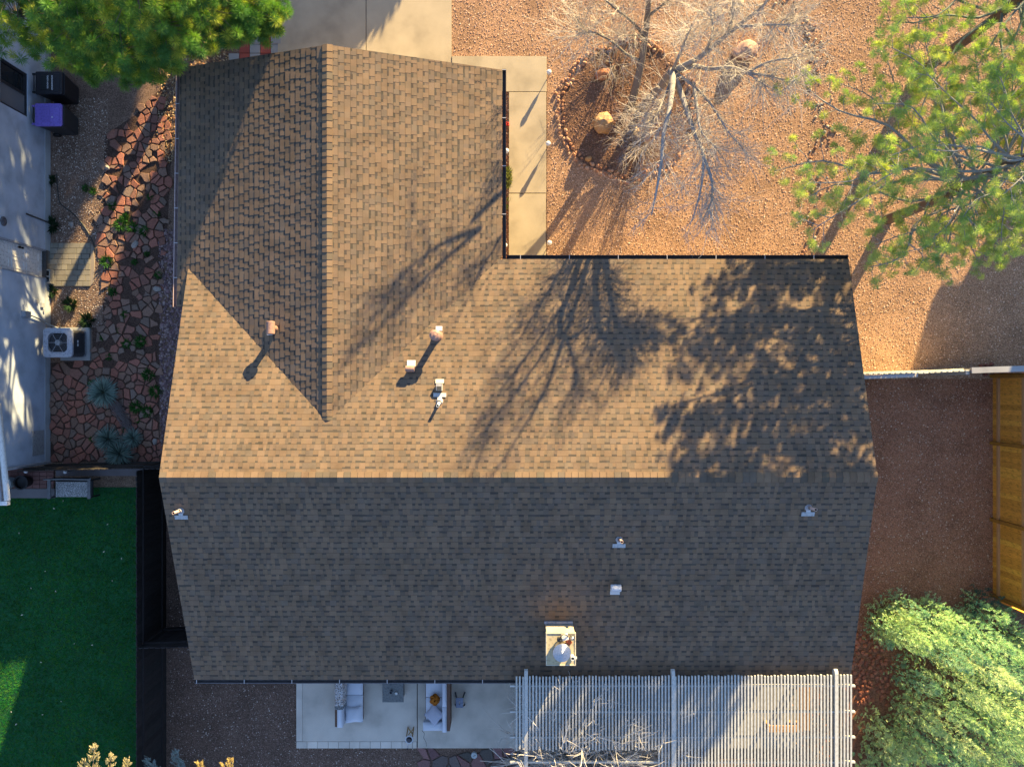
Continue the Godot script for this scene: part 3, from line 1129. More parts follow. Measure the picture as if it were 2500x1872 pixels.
	for st in cracked([rect(-2.62, 10.2, 1.6, 11.3)], 0.29, 0.014):
		s = Shape.new()
		var col: Color = [Color(0.23, 0.13, 0.13), Color(0.16, 0.13, 0.12), Color(0.27, 0.15, 0.14), Color(0.13, 0.115, 0.105)][rng.randi() % 4]
		s.prism(st[1], -0.03, 0.03 + rng.randf() * 0.02, shade(col), 0.012, Vector2(rng.randf_range(-0.03, 0.03), rng.randf_range(-0.03, 0.03)))
		part(low, "flagstone", s, M.stone, "", false)
	s = Shape.new()
	s.lathe([Vector2(0.085, 0.0), Vector2(0.085, 0.09), Vector2(0.072, 0.1), Vector2(0.06, 0.094), Vector2(0.001, 0.097)], 20, at(1158, 1841), Color(0.45, 0.5, 0.5))
	s.box(at(1158, 1841) + Vector3(0, 0.1, 0), Vector3(0.09, 0.012, 0.02), Color(0.25, 0.28, 0.28), Basis(Vector3.UP, 0.5))
	solo("drain_cap", "round pale drain cap set in the flagstones below the patio", "drain cap", s, M.plastic, at(1158, 1841))

	# red rocks beside the pergola
	var rocks := Node3D.new()
	rocks.name = "rock_bed"
	add_child(rocks, true)
	rocks.set_meta("kind", "structure")
	var rock_area := [flat([2066, 1560, 2100, 1540, 2165, 1580, 2200, 1640, 2185, 1720, 2090, 1725, 2060, 1700])]
	for st in cracked(rock_area, 0.125, 0.004):
		s = Shape.new()
		var me: Vector2 = st[0]
		s.rock(Vector3(me.x, 0.03, me.y), Vector3(rng.randf_range(0.06, 0.085), 0.05, rng.randf_range(0.05, 0.075)), rng, shade(Color(0.5, 0.19, 0.11), 0.75, 1.25), 3, 6, 0.3, rng.randf() * 6.0)
		part(rocks, "rock", s, M.stone, "", false)
	# stone ring round the mulch bed
	var ring := thing("stone_ring", "ring of small red sandstone pieces round the mulch bed", "stone border", at(1530, 270))
	var pts := flat(RING)
	for k in pts.size():
		var a := pts[k]
		var b := pts[(k + 1) % pts.size()]
		var m := int(ceil(a.distance_to(b) / 0.12))
		for j in m:
			var q := a.lerp(b, (j + 0.5) / m)
			var nrm := (b - a).orthogonal().normalized()
			for side in 2:
				if rng.randf() < (0.25 if side == 1 else 0.0) + (0.3 if q.x > 3.6 else 0.0):
					continue
				var pos := q + nrm * ((side - 0.5) * 0.13 + rng.randf_range(-0.03, 0.03)) + Vector2(rng.randf_range(-0.03, 0.03), rng.randf_range(-0.03, 0.03))
				s = Shape.new()
				var sz := rng.randf_range(0.042, 0.07)
				s.rock(Vector3(pos.x, sz * 0.5, pos.y), Vector3(sz * 1.15, sz * 0.8, sz * 0.85), rng, shade([Color(0.58, 0.3, 0.17), Color(0.66, 0.4, 0.25), Color(0.5, 0.25, 0.14)][rng.randi() % 3], 0.85, 1.15), 3, 6, 0.25, rng.randf() * 6.0)
				part(ring, "stone", s, M.stone, "", false)
	# the loose line of stones that crosses the front yard
	var line := thing("stone_line", "loose line of pale and red stones crossing the front gravel", "stone border", at(1985, 300))
	var track := smooth_path([at(1912, 0), at(1950, 50), at(1968, 75), at(1990, 120), at(1982, 180), at(2000, 250), at(2020, 330), at(2004, 380), at(1995, 450), at(1990, 540), at(1982, 600), at(1976, 625)], 8)
	for k in 190:
		var c: Vector3 = track[rng.randi() % track.size()] + Vector3(rng.randfn() * 0.17, 0, rng.randfn() * 0.15)
		s = Shape.new()
		var sz := rng.randf_range(0.02, 0.06)
		s.rock(c + Vector3(0, sz * 0.4, 0), Vector3(sz * 1.1, sz * 0.75, sz), rng, shade([Color(0.5, 0.25, 0.14), Color(0.62, 0.48, 0.34), Color(0.35, 0.2, 0.14), Color(0.4, 0.36, 0.32)][rng.randi() % 4]), 3, 6, 0.25, rng.randf() * 6.0)
		part(line, "stone", s, M.stone, "", false)
	s = Shape.new()
	var band := PackedVector2Array()
	for k in track.size():
		band.append(Vector2(track[k].x - 0.28 - 0.06 * sin(k * 0.7), track[k].z))
	for k in range(track.size() - 1, -1, -1):
		band.append(Vector2(track[k].x + 0.25 + 0.06 * cos(k * 0.9), track[k].z))
	s.sheet(band, 0.006, Color(0.45, 0.26, 0.165))
	ground_piece("dry_channel", s, M.soil)

	# boulders
	for q in [[1472, 184, 0.24, 0.2, 0.16, Color(0.56, 0.24, 0.12), "small orange boulder near the upper left of the mulch ring"],
			[1470, 305, 0.29, 0.44, 0.33, Color(0.56, 0.34, 0.17), "large rounded tan boulder standing in the mulch ring"],
			[1815, 130, 0.38, 0.35, 0.3, Color(0.6, 0.38, 0.28), "pale pink boulder under the bare tree limbs outside the ring"],
			[1549, 327, 0.22, 0.1, 0.2, Color(0.6, 0.45, 0.33), "low flat pale stone under the grey shrub in the ring"],
			[1436, 388, 0.1, 0.1, 0.09, Color(0.58, 0.32, 0.14), "fist-sized golden stone just inside the ring by its lower edge"],
			[1803, 10, 0.16, 0.1, 0.12, Color(0.6, 0.46, 0.3), "pale yellow stone on the gravel at the top edge"]]:
		s = Shape.new()
		var pos := at(q[0], q[1])
		var r2 := RandomNumberGenerator.new()
		r2.seed = int(q[0])
		s.rock(pos + Vector3(0, q[3] * 0.45, 0), Vector3(q[2], q[3] * 0.72, q[4]), r2, q[5], 9, 13, 0.12, 0.4)
		solo("boulder", q[6], "boulder", s, M.stone, pos)
	for q in [[175, 548, 0.11, "round grey stone lying by the hose"], [385, 706, 0.12, "pale stone at the edge of the river pebbles"], [379, 1078, 0.1, "white stone beside the spiky yuccas"], [330, 597, 0.13, "pale flat stone among the red flagstones near the paver landing"], [262, 410, 0.09, "white splattered stone among the upper flagstones"]]:
		s = Shape.new()
		var pos := at(q[0], q[1])
		s.rock(pos + Vector3(0, 0.04, 0), Vector3(q[2], 0.06, q[2] * 0.75), rng, Color(0.42, 0.38, 0.34), 5, 9, 0.2, rng.randf() * 6.0)
		solo("stone", q[3], "stone", s, M.stone, pos)


# ---------------------------------------------------------------- neighbours and things
const WALL := -12.93


# a point of the neighbour's wall that shows at this place in the photograph
func wall_at(sx: float, sy: float) -> Vector3:
	var d := WALL * LENS / (sx - 1250.0)
	return Vector3(WALL, EYE - d, (sy - 936.0) / LENS * d)


func make_neighbour() -> void:
	var house := thing("neighbour_house", "pale blue-grey stucco house along the left edge with door and window", "house", Vector3(-16, 0, -4))
	var s := Shape.new()
	var col := Color(0.55, 0.63, 0.73)
	# wall with openings for the window and the door
	var z0 := -13.0; var z1 := 2.23; var top := 3.0
	var wz0 := -8.25; var wz1 := -7.1; var wy0 := 1.05; var wy1 := 2.2
	var dz0 := -3.7; var dz1 := -2.89; var dy0 := 0.22; var dy1 := 2.3
	for q in [[z0, 0.26, wz0, top], [wz0, 0.26, wz1, wy0], [wz0, wy1, wz1, top], [wz1, 0.26, dz0, top], [dz0, dy1, dz1, top], [dz1, 0.26, z1, top]]:
		s.span(Vector3(WALL - 0.2, q[1], q[0]), Vector3(WALL, q[3], q[2]), col)
	s.span(Vector3(-19.0, 0, 2.03), Vector3(WALL - 0.202, top, 2.23), col)
	s.span(Vector3(-19.0, 0, -13.0), Vector3(WALL - 0.202, top, -12.8), col)
	s.span(Vector3(-19.2, 0, -13.0), Vector3(-19.0, top, 2.23), col)
	part(house, "wall", s, M.stucco, "", false)
	s = Shape.new()
	s.span(Vector3(WALL - 0.2, -0.05, z0), Vector3(WALL + 0.012, 0.257, dz0), Color(0.5, 0.54, 0.56))
	s.span(Vector3(WALL - 0.2, -0.05, dz1), Vector3(WALL + 0.012, 0.257, z1), Color(0.5, 0.54, 0.56))
	s.span(Vector3(WALL - 0.2, -0.05, dz0 + 0.002), Vector3(WALL + 0.002, 0.18, dz1 - 0.002), Color(0.2, 0.19, 0.17))
	part(house, "foundation", s, M.concrete, "", false)
	# roof out of the frame
	s = Shape.new()
	var a := [Vector3(-12.98, 3.05, -13.4), Vector3(-12.98, 3.05, 2.3), Vector3(-16.1, 4.1, 2.3), Vector3(-16.1, 4.1, -13.4)]
	roof_deck(s, a, Color(0.16, 0.13, 0.11))
	roof_deck(s, [Vector3(-16.1, 4.1, -13.4), Vector3(-16.1, 4.1, 2.3), Vector3(-19.3, 3.05, 2.3), Vector3(-19.3, 3.05, -13.4)], Color(0.16, 0.13, 0.11))
	part(house, "roof", s, M.shingle, "", false)
	# window
	s = Shape.new()
	var fr := Color(0.03, 0.03, 0.035)
	var fx := WALL - 0.06
	for q in [[wz0, wy0, wz1, wy0 + 0.05], [wz0, wy1 - 0.05, wz1, wy1], [wz0, wy0 + 0.05, wz0 + 0.05, wy1 - 0.05], [wz1 - 0.05, wy0 + 0.05, wz1, wy1 - 0.05], [-7.72, wy0 + 0.05, -7.66, wy1 - 0.05]]:
		s.span(Vector3(fx - 0.05, q[1], q[0]), Vector3(fx + 0.04, q[3], q[2]), fr)
	var win := part(house, "window", s, M.paint, "", false)
	s = Shape.new()
	s.span(Vector3(fx - 0.03, wy0 + 0.05, wz0 + 0.05), Vector3(fx - 0.02, wy1 - 0.05, -7.72), Color(0.02, 0.024, 0.03))
	part(win, "pane", s, M.glass_dark)
	s = Shape.new()
	s.span(Vector3(fx - 0.01, wy0 + 0.05, -7.66), Vector3(fx + 0.005, wy1 - 0.05, wz1 - 0.05), Color(0.13, 0.14, 0.15))
	part(win, "screen", s, M.plain)
	# door
	s = Shape.new()
	var dx := WALL - 0.09
	s.span(Vector3(dx - 0.04, dy0 + 0.02, dz0 + 0.04), Vector3(dx, dy1 - 0.03, dz1 - 0.04), Color(0.72, 0.72, 0.7))
	for q in [[dz0 + 0.13, dz0 + 0.37], [dz0 + 0.45, dz1 - 0.13]]:
		for y in [[0.4, 0.95], [1.05, 1.6], [1.7, 2.15]]:
			for e in [[q[0], y[0], q[1], y[0] + 0.025], [q[0], y[1] - 0.025, q[1], y[1]], [q[0], y[0] + 0.025, q[0] + 0.025, y[1] - 0.025], [q[1] - 0.025, y[0] + 0.025, q[1], y[1] - 0.025]]:
				s.span(Vector3(dx, e[1], e[0]), Vector3(dx + 0.012, e[3], e[2]), Color(0.76, 0.76, 0.74))
	var door := part(house, "door", s, M.paint, "", false)
	s = Shape.new()
	for q in [[dz0, dy0, dz0 + 0.038, dy1], [dz1 - 0.038, dy0, dz1, dy1], [dz0 + 0.038, dy1 - 0.028, dz1 - 0.038, dy1]]:
		s.span(Vector3(WALL - 0.12, q[1], q[0]), Vector3(WALL + 0.015, q[3], q[2]), Color(0.3, 0.32, 0.36))
	part(door, "door_frame", s, M.paint, "", false)
	s = Shape.new()
	s.span(Vector3(WALL - 0.12, 0.18, dz0 + 0.04), Vector3(WALL + 0.03, 0.235, dz1 - 0.04), Color(0.07, 0.065, 0.06))
	part(door, "threshold", s, M.paint)
	for q in [[1.32, 0.032], [1.2, 0.028]]:
		s = Shape.new()
		s.lathe([Vector2(0.016, 0.0), Vector2(0.016, 0.035), Vector2(q[1], 0.04), Vector2(q[1], 0.07), Vector2(0.001, 0.08)], 12, Vector3(dx + 0.001, q[0], dz0 + 0.11), Color(0.03, 0.03, 0.03), Basis(Vector3(0, -1, 0), Vector3(1, 0, 0), Vector3(0, 0, 1)))
		part(door, "handle", s, M.metal)
	# fittings on the wall
	var e := wall_at(57, 767)
	s = Shape.new()
	s.span(e - Vector3(0.0, 0.12, 0.08), e + Vector3(0.12, 0.12, 0.08), Color(0.3, 0.32, 0.34))
	var box := part(house, "electrical_box", s, M.paint)
	s = Shape.new()
	s.tube(smooth_path([e + Vector3(0.05, -0.11, 0.0), Vector3(WALL + 0.05, 0.8, e.z + 0.04), Vector3(WALL + 0.05, 0.45, e.z + 0.12), Vector3(WALL + 0.12, 0.3, e.z + 0.2), Vector3(WALL + 0.45, 0.28, e.z + 0.33)]), 0.02, 0.02, 7, Color(0.32, 0.33, 0.34))
	part(box, "conduit", s, M.paint)
	for q in [[87, 735, 0.06, 0.05], [100, 745, 0.07, 0.06], [104, 758, 0.03, 0.03]]:
		e = wall_at(q[0], q[1])
		s = Shape.new()
		s.span(e - Vector3(0, q[2], q[3]), e + Vector3(0.045, q[2], q[3]), Color(0.36, 0.37, 0.39))
		part(house, "outlet_cover", s, M.paint)
	e = wall_at(6, 540)
	s = Shape.new()
	var side := Basis(Vector3(0, -1, 0), Vector3(1, 0, 0), Vector3(0, 0, 1))
	s.lathe([Vector2(0.12, 0.0), Vector2(0.12, 0.03), Vector2(0.09, 0.04), Vector2(0.085, 0.02), Vector2(0.05, 0.025), Vector2(0.045, 0.05), Vector2(0.001, 0.05)], 20, e, Color(0.12, 0.12, 0.13), side)
	part(house, "wall_vent", s, M.paint)
	s = Shape.new()
	s.tube([wall_at(60, 522) + Vector3(0.04, 0, 0), wall_at(114, 543) + Vector3(0.04, 0, 0)], 0.022, 0.022, 8, Color(0.06, 0.06, 0.06))
	part(house, "drain_pipe", s, M.paint)
	s = Shape.new()
	s.span(Vector3(WALL - 0.0, 0.3, 1.28), Vector3(WALL + 0.012, 0.85, 1.95), Color(0.34, 0.35, 0.36))
	part(house, "access_panel", s, M.paint)
	s = Shape.new()
	s.tube([Vector3(WALL + 0.03, 3.0, 2.18), Vector3(WALL + 0.03, 0.1, 2.18)], 0.03, 0.03, 8, Color(0.4, 0.4, 0.42))
	part(house, "downspout", s, M.paint)

	# white patio cover at the lower left corner
	var cover := thing("patio_cover", "white end of a patio cover beam at the left edge by the lawn", "patio cover", at(-20, 1120))
	s = Shape.new()
	var p0 := at(-8, 984, 2.75)
	var p1 := at(15, 1222, 2.75)
	s.tube([p0, p1], 0.085, 0.085, 4, Color(0.74, 0.74, 0.7))
	part(cover, "beam", s, M.white_wood)
	s = Shape.new()
	s.box(at(8, 1228, 2.75), Vector3(0.24, 0.12, 0.1), Color(0.7, 0.7, 0.68))
	part(cover, "bracket", s, M.paint)
	s = Shape.new()
	s.prism(PackedVector2Array([Vector2(p0.x - 0.06, p0.z), Vector2(p1.x - 0.06, p1.z), Vector2(p1.x - 3.0, p1.z), Vector2(p0.x - 3.0, p0.z)]), 2.8, 2.86, Color(0.25, 0.25, 0.26))
	part(cover, "roof_panel", s, M.paint)
	# the house beyond the right edge, whose gable shades the yard
	var far := thing("far_house", "house past the right edge whose roof shades the gravel", "house", Vector3(20, 0, -8))
	s = Shape.new()
	s.span(Vector3(17.4, 0, -11.5), Vector3(27, 2.6, -2.5), Color(0.42, 0.36, 0.28))
	part(far, "wall", s, M.stucco, "", false)
	s = Shape.new()
	var ry := 2.72 + 4.9 * PITCH
	roof_deck(s, [Vector3(17.07, 2.72, -11.9), Vector3(17.07, ry, -7.0), Vector3(27.5, ry, -7.0), Vector3(27.5, 2.72, -11.9)], Color(0.16, 0.12, 0.09))
	roof_deck(s, [Vector3(17.07, ry, -7.0), Vector3(17.07, 2.72, -2.1), Vector3(27.5, 2.72, -2.1), Vector3(27.5, ry, -7.0)], Color(0.16, 0.12, 0.09))
	for k in [0, 1]:
		var zz := -11.4 if k == 0 else -2.6
		s.tri(Vector3(17.4, 2.6, -11.4), Vector3(17.4, ry - 0.15, -7.0), Vector3(17.4, 2.6, -2.6), Color(0.42, 0.36, 0.28))
	part(far, "roof", s, M.shingle, "", false)


func lettering(parent: Node, text: String, size: float, m: Material, pos: Vector3, basis: Basis) -> void:
	var t := TextMesh.new()
	t.text = text
	t.font = SystemFont.new()
	t.font.font_names = PackedStringArray(["Droid Sans"])
	t.font_size = 32
	t.pixel_size = size / 32.0
	t.depth = 0.002
	var o := put(parent, "lettering", t, m, pos - where(parent))
	o.basis = basis


func wheelie_bin(label: String, pos: Vector3, body: Color, lid_col: Color, group: String, purple: bool) -> void:
	var bin := thing("wheelie_bin", label, "bin", pos, group)
	var s := Shape.new()
	# the body widens upwards; the front faces +x
	var rings := [[0.06, 0.24, 0.22], [0.08, 0.27, 0.25], [0.95, 0.37, 0.29], [0.99, 0.385, 0.3]]
	var prev := []
	for q in rings:
		var loop := []
		for c in [[1, 1], [-1, 1], [-1, -1], [1, -1]]:
			var cx: float = c[0] * (q[1] - 0.05)
			var cz: float = c[1] * (q[2] - 0.05)
			for k in 4:
				var a: float = atan2(c[1], c[0]) - PI / 4 + (PI / 2) * k / 3.0
				loop.append(pos + Vector3(cx + cos(a) * 0.05, q[0], cz + sin(a) * 0.05))
		if prev.size():
			for k in loop.size():
				var j := (k + 1) % loop.size()
				s.quad(prev[k], loop[k], loop[j], prev[j], body)
		prev = loop
	for k in range(1, prev.size() - 1):
		s.tri(prev[0], prev[k + 1], prev[k], body)
	part(bin, "body", s, M.plastic)
	s = Shape.new()
	var lid := PackedVector2Array()
	for c in [[1, 1], [-1, 1], [-1, -1], [1, -1]]:
		var rr := 0.07 if c[0] > 0 else 0.03
		for k in 5:
			var a: float = atan2(c[1], c[0]) - PI / 4 + (PI / 2) * k / 4.0
			lid.append(Vector2(pos.x - 0.01 + c[0] * (0.36 - rr) + cos(a) * rr, pos.z + c[1] * (0.305 - rr) + sin(a) * rr))
	s.prism(lid, 1.0, 1.055, lid_col, 0.02)
	# the raised middle and its steps
	s.pad(pos + Vector3(-0.2, 1.05, -0.2), pos + Vector3(0.05, 1.075, 0.2), 0.018, lid_col * 0.92)
	s.pad(pos + Vector3(0.14, 1.05, -0.24), pos + Vector3(0.3, 1.068, 0.24), 0.014, lid_col * 1.05)
	var ld := part(bin, "lid", s, M.plastic)
	s = Shape.new()
	for sd in [-1, 1]:
		s.box(pos + Vector3(-0.39, 1.01, sd * 0.24), Vector3(0.14, 0.04, 0.05), lid_col * 0.9)
	s.tube([pos + Vector3(-0.43, 1.0, -0.27), pos + Vector3(-0.43, 1.0, 0.27)], 0.016, 0.016, 8, body)
	part(bin, "handle", s, M.plastic)
	for sd in [-1, 1]:
		s = Shape.new()
		s.lathe([Vector2(0.001, -0.03), Vector2(0.1, -0.03), Vector2(0.11, -0.015), Vector2(0.11, 0.015), Vector2(0.1, 0.03), Vector2(0.001, 0.03)], 18, pos + Vector3(-0.3, 0.11, sd * 0.26), Color(0.015, 0.015, 0.015), Basis(Vector3.RIGHT, PI / 2))
		part(bin, "wheel", s, M.plastic)
	var flat_up := Basis(Vector3(0, 0, 1), Vector3(1, 0, 0), Vector3(0, 1, 0))
	if purple:
		s = Shape.new()
		s.lathe([Vector2(0.012, 0.0), Vector2(0.012, 0.004), Vector2(0.021, 0.004), Vector2(0.021, 0.0)], 16, pos + Vector3(0.1, 1.056, 0.07), Color(0.7, 0.7, 0.75))
		part(ld, "emblem", s, M.plain)
	else:
		lettering(ld, "SINDY ASHON", 0.055, M.letters, pos + Vector3(-0.02, 1.079, -0.01), flat_up)
		s = Shape.new()
		for row in 2:
			var zz := -0.19
			while zz < 0.17:
				var w := rng.randf_range(0.012, 0.04)
				s.span(pos + Vector3(0.07 + row * 0.022, 1.057, zz), pos + Vector3(0.082 + row * 0.022, 1.059, zz + w), Color(0.6, 0.6, 0.6))
				zz += w + 0.008
		part(ld, "fine_print", s, M.plain)


func make_left_things() -> void:
	M["letters"] = surface("letters", 0.7)
	M.letters.albedo_color = Color(0.85, 0.85, 0.85)
	wheelie_bin("black wheeled rubbish bin with white lettering on its lid", Vector3(-12.36, 0, -8.02), Color(0.016, 0.018, 0.02), Color(0.02, 0.022, 0.025), "bins against the pale wall", false)
	wheelie_bin("dark wheeled bin with a purple lid against the pale wall", Vector3(-12.37, 0, -7.17), Color(0.03, 0.034, 0.038), Color(0.2, 0.14, 0.5), "bins against the pale wall", true)

	# air conditioner on its pad
	var s := Shape.new()
	s.pad(Vector3(-12.6, -0.02, -1.56), Vector3(-11.78, 0.09, -0.64), 0.01, Color(0.42, 0.43, 0.42))
	solo("concrete_pad", "pale concrete pad under the air conditioner", "pad", s, M.concrete, Vector3(-12.19, 0, -1.1))
	var o := Vector3(-12.24, 0.09, -1.1)
	var ac := thing("air_conditioner", "outdoor air conditioner with black louvred sides and grey fan top", "air conditioner", o)
	s = Shape.new()
	var hx := 0.36
	var outline := func(h: float, r: float) -> PackedVector2Array:
		var q := PackedVector2Array()
		for c in [[1, 1], [-1, 1], [-1, -1], [1, -1]]:
			for k in 5:
				var a: float = atan2(c[1], c[0]) - PI / 4 + (PI / 2) * k / 4.0
				q.append(Vector2(o.x + c[0] * (h - r) + cos(a) * r, o.z + c[1] * (h - r) + sin(a) * r))
		return q
	s.prism(outline.call(hx - 0.02, 0.09), 0.1, 0.59, Color(0.02, 0.021, 0.024))
	var ring_: PackedVector2Array = outline.call(hx - 0.02, 0.09)
	for k in ring_.size():
		var a := ring_[k]
		var b := ring_[(k + 1) % ring_.size()]
		s.quad(Vector3(b.x, 0.58, b.y), Vector3(b.x, 0.82, b.y), Vector3(a.x, 0.82, a.y), Vector3(a.x, 0.58, a.y), Color(0.02, 0.021, 0.024))
	part(ac, "coil", s, M.plastic)
	for k in 10:
		s = Shape.new()
		s.prism(outline.call(hx, 0.1), 0.15 + k * 0.063, 0.175 + k * 0.063, Color(0.045, 0.045, 0.05), 0.01)
		part(ac, "louvre", s, M.plastic)
	s = Shape.new()
	s.prism(outline.call(hx + 0.015, 0.1), 0.1, 0.14, Color(0.2, 0.21, 0.23))
	part(ac, "base", s, M.paint)
	# top with a round opening
	s = Shape.new()
	var rim: PackedVector2Array = outline.call(0.4, 0.11)
	var n := rim.size()
	var top := 0.86
	var grey := Color(0.36, 0.38, 0.42)
	for k in n:
		var a := rim[k]
		var b := rim[(k + 1) % n]
		var ca := Vector2(o.x, o.z)
		var ra := ca + (a - ca).normalized() * 0.315
		var rb := ca + (b - ca).normalized() * 0.315
		var ia := ca + (a - ca) * 0.965
		var ib := ca + (b - ca) * 0.965
		s.quad(Vector3(ia.x, top, ia.y), Vector3(ra.x, top - 0.005, ra.y), Vector3(rb.x, top - 0.005, rb.y), Vector3(ib.x, top, ib.y), grey)
		s.quad(Vector3(a.x, top - 0.02, a.y), Vector3(ia.x, top, ia.y), Vector3(ib.x, top, ib.y), Vector3(b.x, top - 0.02, b.y), grey)
		s.quad(Vector3(a.x, top - 0.07, a.y), Vector3(a.x, top - 0.02, a.y), Vector3(b.x, top - 0.02, b.y), Vector3(b.x, top - 0.07, b.y), grey)
	s.lathe([Vector2(0.315, top - 0.004), Vector2(0.3, top - 0.05), Vector2(0.3, 0.6)], 40, Vector3(o.x, 0, o.z), grey * 0.7)
	part(ac, "top_panel", s, M.paint)
	s = Shape.new()
	s.lathe([Vector2(0.001, 0.59), Vector2(0.3, 0.59)], 30, Vector3(o.x, 0, o.z), Color(0.012, 0.013, 0.016))
	part(ac, "fan_well", s, M.plastic)
	for k in 3:
		s = Shape.new()
		var b := Basis(Vector3.UP, TAU * k / 3.0 + 0.5)
		var blade := [b * Vector3(0.05, 0.67, -0.03), b * Vector3(0.28, 0.66, -0.13), b * Vector3(0.285, 0.71, 0.1), b * Vector3(0.06, 0.69, 0.04)]
		for j in 4:
			blade[j] += Vector3(o.x, 0, o.z)
		s.quad(blade[3], blade[2], blade[1], blade[0], Color(0.2, 0.21, 0.23))
		s.quad(blade[0] - Vector3(0, 0.004, 0), blade[1] - Vector3(0, 0.004, 0), blade[2] - Vector3(0, 0.004, 0), blade[3] - Vector3(0, 0.004, 0), Color(0.2, 0.21, 0.23))
		part(ac, "fan_blade", s, M.paint)
	s = Shape.new()
	s.lathe([Vector2(0.001, top + 0.012), Vector2(0.07, top + 0.01), Vector2(0.078, top - 0.01), Vector2(0.078, 0.7)], 24, Vector3(o.x, 0, o.z), Color(0.27, 0.28, 0.29))
	part(ac, "motor", s, M.paint)
	s = Shape.new()
	for k in 6:
		var b := Basis(Vector3.UP, TAU * k / 6.0)
		s.tube([Vector3(o.x, top + 0.004, o.z) + b * Vector3(0.07, 0, 0), Vector3(o.x, top + 0.004, o.z) + b * Vector3(0.32, 0, 0)], 0.006, 0.006, 5, Color(0.33, 0.34, 0.36))
	for r in [0.12, 0.165, 0.21, 0.255, 0.295]:
		var loop := []
		for k in 41:
			loop.append(Vector3(o.x + cos(TAU * k / 40.0) * r, top - 0.004, o.z + sin(TAU * k / 40.0) * r))
		s.tube(loop, 0.0025, 0.0025, 4, Color(0.12, 0.12, 0.13))
	part(ac, "fan_grille", s, M.paint)
	s = Shape.new()
	s.span(Vector3(o.x + hx + 0.001, 0.5, o.z - 0.08), Vector3(o.x + hx + 0.014, 0.54, o.z - 0.022), Color(0.7, 0.72, 0.75))
	s.span(Vector3(o.x + hx + 0.001, 0.5, o.z - 0.02), Vector3(o.x + hx + 0.012, 0.54, o.z + 0.02), Color(0.25, 0.3, 0.36))
	s.span(Vector3(o.x + hx + 0.001, 0.5, o.z + 0.022), Vector3(o.x + hx + 0.014, 0.54, o.z + 0.08), Color(0.7, 0.72, 0.75))
	part(ac, "name_plate", s, M.plain)

	# concrete block with two cells
	s = Shape.new()
	var c0 := at(114.5, 660); var c1 := at(133, 694)
	var cb := Color(0.37, 0.35, 0.3)
	var wall_ := 0.035
	var mz := (c0.z + c1.z) * 0.5
	for q in [[c0.x, c0.z, c1.x, c0.z + wall_], [c0.x, c1.z - wall_, c1.x, c1.z], [c0.x, c0.z + wall_, c0.x + wall_, c1.z - wall_], [c1.x - wall_, c0.z + wall_, c1.x, c1.z - wall_], [c0.x + wall_, mz - 0.018, c1.x - wall_, mz + 0.018]]:
		s.span(Vector3(q[0], 0.035, q[1]), Vector3(q[2], 0.23, q[3]), cb)
	solo("concrete_block", "hollow concrete block used as a step at the neighbour's door", "block", s, M.concrete, Vector3((c0.x + c1.x) / 2, 0.035, mz), "", false)

	# hose
	s = Shape.new()
	var hose := smooth_path([at(137, 425, 0.02), at(139, 452, 0.02), at(145, 494, 0.02), at(170, 516, 0.02), at(200, 546, 0.02), at(222, 582, 0.02), at(232, 610, 0.02)], 6)
	s.tube(hose, 0.014, 0.014, 7, Color(0.05, 0.048, 0.045))
	solo("garden_hose", "dark garden hose curving over the alley gravel", "hose", s, M.plastic, at(170, 516))

	# lawn and its kerbs
	s = Shape.new()
	s.sheet(rect(-16.0, 2.9, -9.72, 13.5), 0.006, Color(0.008, 0.12, 0.035))
	ground_piece("lawn", s, M.turf)
	var blades := Shape.new()
	for k in 5:
		var b := Basis(Vector3.UP, k * 1.3)
		var lean := b * Vector3(rng.randf_range(0.3, 0.9), 1.0, 0)
		var base := b * Vector3(rng.randf_range(0.0, 0.5), 0, 0)
		var w := b * Vector3(0, 0, 0.09)
		blades.tri(base - w, base + w, base + lean, Color.WHITE)
	var places := []
	var tints := []
	var lawn_noise := FastNoiseLite.new()
	lawn_noise.frequency = 0.5
	lawn_noise.fractal_octaves = 4
	for k in 30000:
		var p := Vector3(rng.randf_range(-15.2, -9.76), 0.006, rng.randf_range(2.95, 11.6))
		var sz := rng.randf_range(0.028, 0.05)
		places.append(Transform3D(Basis(Vector3.UP, rng.randf() * TAU).scaled(Vector3(sz, sz * 0.9, sz)), p))
		var pile := 0.8 + 0.4 * lawn_noise.get_noise_2d(p.x, p.z)
		tints.append(pile * shade([Color(0.015, 0.18, 0.035), Color(0.03, 0.22, 0.035), Color(0.09, 0.25, 0.03)][rng.randi() % 3], 0.8, 1.2))
	scatter(self, "grass", blades.mesh(Vector3.ZERO, false), M.leaf, places, tints, true, "green artificial turf blades covering the lawn", "grass")
	# a few pale leaves blown over the grass
	var lf := Shape.new()
	lf.quad(Vector3(-1, 0, 0), Vector3(0, 0.15, 0.5), Vector3(1, 0.1, 0), Vector3(0, 0.2, -0.5), Color.WHITE)
	places = []
	tints = []
	for k in 26:
		places.append(Transform3D(Basis.from_euler(Vector3(0.2, rng.randf() * TAU, 0.1)).scaled(Vector3.ONE * rng.randf_range(0.02, 0.04)), Vector3(rng.randf_range(-14.5, -9.9), 0.045, rng.randf_range(3.2, 10.5))))
		tints.append(shade(Color(0.55, 0.52, 0.4)))
	scatter(self, "fallen_leaves", lf.mesh(Vector3.ZERO, false), M.leaf, places, tints, true)
	s = Shape.new()
	s.pad(Vector3(-12.75, -0.02, 2.37), Vector3(-9.76, 0.05, 2.58), 0.01, Color(0.2, 0.18, 0.18))
	s.pad(Vector3(-15.0, -0.02, 2.94), Vector3(-12.78, 0.05, 3.2), 0.01, Color(0.19, 0.18, 0.18))
	ground_piece("kerb", s, M.concrete)
	var terr := Node3D.new()
	terr.name = "brick_terrace"
	add_child(terr, true)
	terr.set_meta("kind", "structure")
